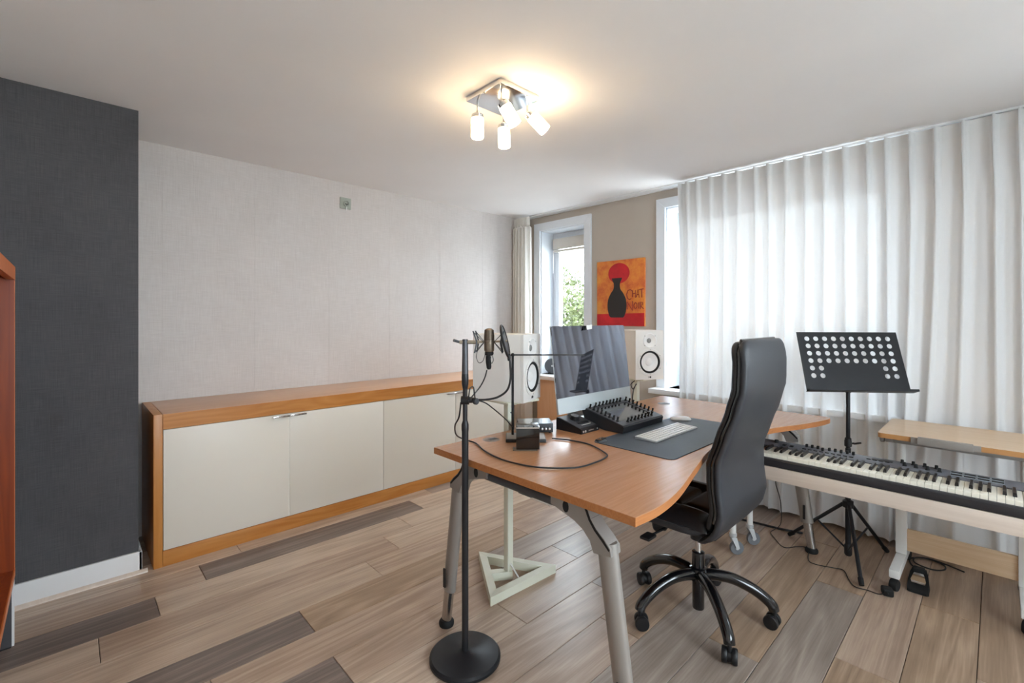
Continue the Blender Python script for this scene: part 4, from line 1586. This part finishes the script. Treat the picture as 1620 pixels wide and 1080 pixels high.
MB().box(-.06, .06, .05, .12, -.012, -.002, .002).xf(PM).obj('desk_bracket', M_black, mu)

# ================================================================== KEYBOARD TABLE AND PIANO KEYBOARD
kt = thing('keyboard_table', 'narrow pale board table on casters carrying the piano keyboard', 'table', (2.6, .30, 0))
box('table_top', M_pale, kt, 0, .36, -.82, .78, .560, .5855, bev=.002)
box('front_apron', M_pale, kt, -.002, .018, -.82, .78, .517, .586, bev=.002)
box('back_apron', M_pale, kt, .342, .36, -.80, .76, .517, .5595)
M_cst = mat('pale_caster_metal', '#cfd2d4', .3, .4)
for lx, ly in ((.146, .745), (.335, .720), (.146, -.76), (.335, -.76)):
    lg = MB().cyl((lx, ly, .115), (lx, ly, .5595), .0165, seg=16).obj('leg', M_twhite, kt)
    cs = MB().lathe([(.017, .100), (.021, .104), (.021, .118), (.017, .122)], (lx, ly, 0), seg=18)
    for s in (-1, 1):
        cs.rings([[(lx + .018 * s * .7071 - .004 + a * .7071, ly + .018 * s * .7071 - a * .7071, z) for a, z in ((-.014, .102), (.016, .102), (.032, .040), (.014, .040))],
                  [(lx + .0205 * s * .7071 - .004 + a * .7071, ly + .0205 * s * .7071 - a * .7071, z) for a, z in ((-.014, .102), (.016, .102), (.032, .040), (.014, .040))]])
    co = cs.obj('caster_fork', M_cst, lg)
    c = Vector((lx - .004 + .022 * .7071, ly - .022 * .7071, .038))
    axw = (.7071, .7071, 0)
    MB().lathe([(.026, -.011), (.036, -.011), (.038, -.006), (.038, .006), (.036, .011), (.026, .011)], c, axw, 26).obj('caster_tyre', M_wheel, lg)
    MB().lathe([(.006, -.0125), (.010, -.0125), (.012, -.008), (.022, -.0075), (.0265, -.0105), (.0265, .0105), (.022, .0075), (.012, .008), (.010, .0125), (.006, .0125)], c, axw, 22).obj('caster_hub', M_cst, lg)

pk = thing('piano_keyboard', 'long black electronic piano keyboard with controller knobs and pads', 'piano keyboard', (2.6, .30, .5863))
# local y = world y - .30, keys run along -y (bass at +y)
KY1, KY0 = .62, -.70
box('case_base', M_kb, pk, .004, .285, KY0, KY1, .0, .0425, bev=.004)
MB().rings([[(.0, y, .002), (-.004, y, .010), (-.004, y, .036), (.001, y, .043), (.010, y, .043), (.010, y, .002)] for y in (KY0, KY1)]).obj('front_rail', M_kb, pk)
cp = MB()
cp.rings([[(.1725, y, .043), (.1725, y, .066), (.180, y, .0685), (.280, y, .073), (.285, y, .069), (.285, y, .043)] for y in (KY0, KY1)])
cp.obj('control_panel', M_kbpanel, pk)
for a_, b_ in ((KY0, KY0 + .028), (KY1 - .028, KY1)):
    box('end_cheek', M_kb, pk, .010, .175, a_, b_, .043, .068, bev=.004)
pz = lambda x: .0685 + (x - .18) * .045
WK = .0235
CS1 = .789 - .30     # middle of the first two-key black group
bass = CS1 + .0235 * 1.5 + .0235 * 2   # left edge of the lowest white key
wk = MB()
for_key = [(.012, .0006, .0435), (.011, .0006, .0605), (.013, .0012, .062)]
wk.rings([[(x0, -WK / 2 + g, z), (x0, WK / 2 - g, z), (.172, WK / 2 - g, z), (.172, -WK / 2 + g, z)] for x0, g, z in for_key])
bkk = MB()
bkk.rings([[(x0, -g, z), (x0, g, z), (.172, g, z), (.172, -g, z)] for x0, g, z in ((.062, .0065, .055), (.064, .006, .067), (.076, .0046, .0745))])
w_o = b_o = None
NAMES = 'ABCDEFG'
i = 0
yk = bass
while yk - WK > KY0 + .028:
    yc = yk - WK / 2
    if w_o is None:
        w_o = wk.obj('white_key', M_ivory, pk, (0, yc, 0), smooth=False)
    else:
        link('white_key', w_o.data, pk, (0, yc, 0))
    nm = NAMES[i % 7]
    if nm in 'ACDFG' and yk - 2 * WK > KY0 + .028:
        off_ = {'A': -.002, 'C': .002, 'D': -.002, 'F': .003, 'G': 0}[nm]
        if b_o is None:
            b_o = bkk.obj('black_key', M_ebony, pk, (0, yk - WK + off_, 0), smooth=False)
        else:
            link('black_key', b_o.data, pk, (0, yk - WK + off_, 0))
    yk -= WK
    i += 1
# sliders, buttons, dials, pads on the panel
fd = None
for k in range(9):
    y = .405 - k * .0255
    if fd is None:
        fd = MB().box(-.008, .008, -.005, .005, 0, .015, .001).obj('fader_cap', M_rub, pk, (.255, y, pz(.255)))
    else:
        link('fader_cap', fd.data, pk, (.255 if k != 3 else .235, y, pz(.255 if k != 3 else .235)))
bt = None
for k in range(9):
    y = .405 - k * .0255
    if bt is None:
        bt = MB().box(-.004, .004, -.008, .008, 0, .003).obj('button', M_rub, pk, (.205, y, pz(.205)))
    else:
        link('button', bt.data, pk, (.205, y, pz(.205)))
for k in range(4):
    link('button', bt.data, pk, (.225, .135 - k * .024, pz(.225)))
MB().box(.232, .262, .045, .125, pz(.24) - .004, pz(.262) + .0008).obj('display', M_black, pk)
kn = None
for k in range(8):
    x, y = (.258 if k % 2 == 0 else .222), .012 - (k // 2) * .040 - (k % 2) * .012
    if kn is None:
        kn = MB().lathe([(.0085, 0), (.0085, .002), (.0065, .003), (.006, .016), (.005, .017)], seg=14).obj('dial', M_rub, pk, (x, y, pz(x)))
    else:
        link('dial', kn.data, pk, (x, y, pz(x)))
for k in range(8):
    x, y = (.250 if k % 2 == 0 else .215), -.175 - (k // 2) * .042
    z = pz(x)
    p = MB().box(x - .015, x + .015, y - .018, y + .018, z - .003, z + .0012).obj('pad', M_rub, pk)
    fo = MB()
    for sx in (-1, 1):
        fo.box(x + sx * .0155 - .0008, x + sx * .0155 + .0008, y - .019, y + .019, z - .002, z + .0022)
        fo.box(x - .016, x + .016, y + sx * .0188 - .0008, y + sx * .0188 + .0008, z - .002, z + .0022)
    fo.obj('pad_outline', M_padline, p)
MB().cyl((.235, .545, pz(.235)), (.235, .545, pz(.235) + .016), .010, seg=16).obj('volume_dial', M_rub, pk)
for y in (.50, .465):
    MB().box(.20, .225, y - .008, y + .008, pz(.20), pz(.225) + .003, .0).obj('wheel', M_rub, pk)

# ================================================================== MAPLE TABLE
mt = thing('work_table', 'maple-topped adjustable table with white legs in front of curtain', 'table', (2.95, .42, 0))
TZ = .77
tw, tl = .49, .62
MB().prism([(p, q) for p, q in rrect(0, tw, -tl, 0, .022, 5)], TZ - .0235, TZ - .0006).obj('edge_band', M_maple_edge, mt)
MB().prism([(p, q) for p, q in rrect(.001, tw - .001, -tl + .001, -.001, .022, 5)], TZ - .0006, TZ).obj('table_top', M_maple, mt)
# grey pencil tray clipped to the front edge
ty = MB().box(-.012, .004, -.37, -.13, TZ - .026, TZ + .001, .002)
ty.box(-.022, .006, -.345, -.155, TZ - .028, TZ + .006, .003)
ty.obj('pencil_tray', M_greyp, mt)
MB().box(.06, .085, -tl + .03, -.05, TZ - .052, TZ - .024, .003).obj('front_rail', M_alu, mt)
MB().box(.40, .425, -tl + .03, -.05, TZ - .052, TZ - .024, .003).obj('rear_rail', M_alu, mt)
cq = MB().box(.045, .10, -.058, -.025, TZ - .05, TZ - .024, .004)
cq.lathe([(.016, 0), (.018, .004), (.018, .014), (.014, .018)], (.07, -.02, TZ - .04), (0, 1, -.1), 16)
cq.obj('tilt_clamp', M_greyp, mt)
for yy in (-.068, -.51):
    lg = MB().cyl((.25, yy, .38), (.25, yy, TZ - .053), .0165, seg=18).obj('leg_tube', M_twhite, mt)
    MB().box(.20, .30, yy - .012, yy + .012, TZ - .0535, TZ - .024).obj('top_bracket', M_greyp, lg)
    lo_ = MB().box(.227, .273, yy - .023, yy + .023, .104, .42, .004).obj('leg_column', M_twhite, mt)
    box('foot_bar', M_twhite, mt, -.008, .455, yy - .021, yy + .021, .062, .103, bev=.004)
    for xx in (.005, .44):
        MB().lathe([(.012, -.016), (.026, -.015), (.029, -.008), (.029, .008), (.026, .015), (.012, .016)], (xx - .004, yy, .029), (.25, 1, 0), 20).cyl((xx, yy, .04), (xx, yy, .062), .007, seg=10).obj('caster', M_rub, mt)
box('lower_panel', M_maple, mt, .243, .259, -.487, -.091, .122, .236, bev=.0015)

# ================================================================== FLOOR THINGS
pd = thing('sustain_pedal', 'black sustain pedal with shiny plate on the floor', 'pedal', (3.10, .275, 0), math.radians(3))
MB().rings([[(x, y, z) for y, z in ((-.043 * k, 0), (.043 * k, 0), (.041 * k, hh_), (-.041 * k, hh_))] for x, k, hh_ in ((-.105, .75, .010), (-.095, .95, .014), (-.02, 1.0, .022), (.045, .85, .042), (.10, .66, .046), (.112, .6, .040))]).obj('body', M_rub, pd)
MB().rings([[(x, y, z) for y, z in ((-w_, zz), (w_, zz), (w_, zz + .008), (-w_, zz + .008))] for x, w_, zz in ((-.055, .026, .030), (-.045, .029, .033), (.02, .020, .040), (.03, .016, .041))]).obj('pedal_plate', M_chrome, pd)
MB().box(.045, .085, -.022, .022, .042, .062, .004).obj('hinge_block', M_rub, pd)
lp_ = [(3.212, .28, .03), (3.26, .285, .012), (3.32, .325, .006), (3.40, .335, .006), (3.46, .28, .006), (3.44, .205, .006), (3.37, .195, .008), (3.32, .24, .010), (3.34, .31, .012), (3.41, .318, .012), (3.45, .27, .012), (3.44, .20, .012), (3.42, .12, .006)]
tag(MB().tube(spline(lp_, 7), .0038, 8).obj('pedal_cable', M_cable), 'coiled black cable on the floor behind the sustain pedal', 'cable')
pad_ = thing('power_plug', 'small black plug adaptor on the floor by the table caster', 'plug', (2.885, .372, 0), math.radians(20))
MB().box(-.028, .022, -.022, .022, 0, .034, .010, 3).obj('body', M_rub, pad_)
MB().tube([(-.028, .006, .02), (-.046, .008, .02)], .005, 8).obj('strain_relief', M_rub, pad_)
thin = [(2.74, .80, .53), (2.80, .84, .45), (2.95, .86, .30), (3.10, .90, .12), (3.20, .96, .03), (3.19, .985, .004), (3.123, .944, .004), (3.033, .866, .004), (3.10, .812, .004), (3.118, .765, .004), (2.973, .726, .004), (2.947, .687, .004), (2.97, .619, .004),
        (2.985, .568, .004), (2.904, .531, .004), (2.844, .494, .004), (2.85, .441, .004), (2.845, .40, .006), (2.852, .372, .018)]
tag(MB().tube(spline(thin, 6), .0024, 7).obj('power_cable', M_cable), 'thin black cable wandering over the floor towards the plug', 'cable')
wc = [(3.20, 1.36, .008), (3.25, 1.124, .008), (3.275, .95, .008), (3.31, .84, .008)]
tag(MB().tube(spline(wc, 6), .007, 8).obj('floor_cable', M_cable), 'thick black cable along the floor under the curtain hem', 'cable')
tag(MB().tube(spline([(2.83, 1.735, .915), (2.785, 1.735, .895), (2.82, 1.74, .86), (2.862, 1.74, .89), (2.83, 1.745, .84), (2.80, 1.74, .70), (2.79, 1.75, .4), (2.78, 1.76, .06)], 6), .0035, 7).obj('speaker_cable', M_cable), 'black speaker cable tangled under the right speaker', 'cable')
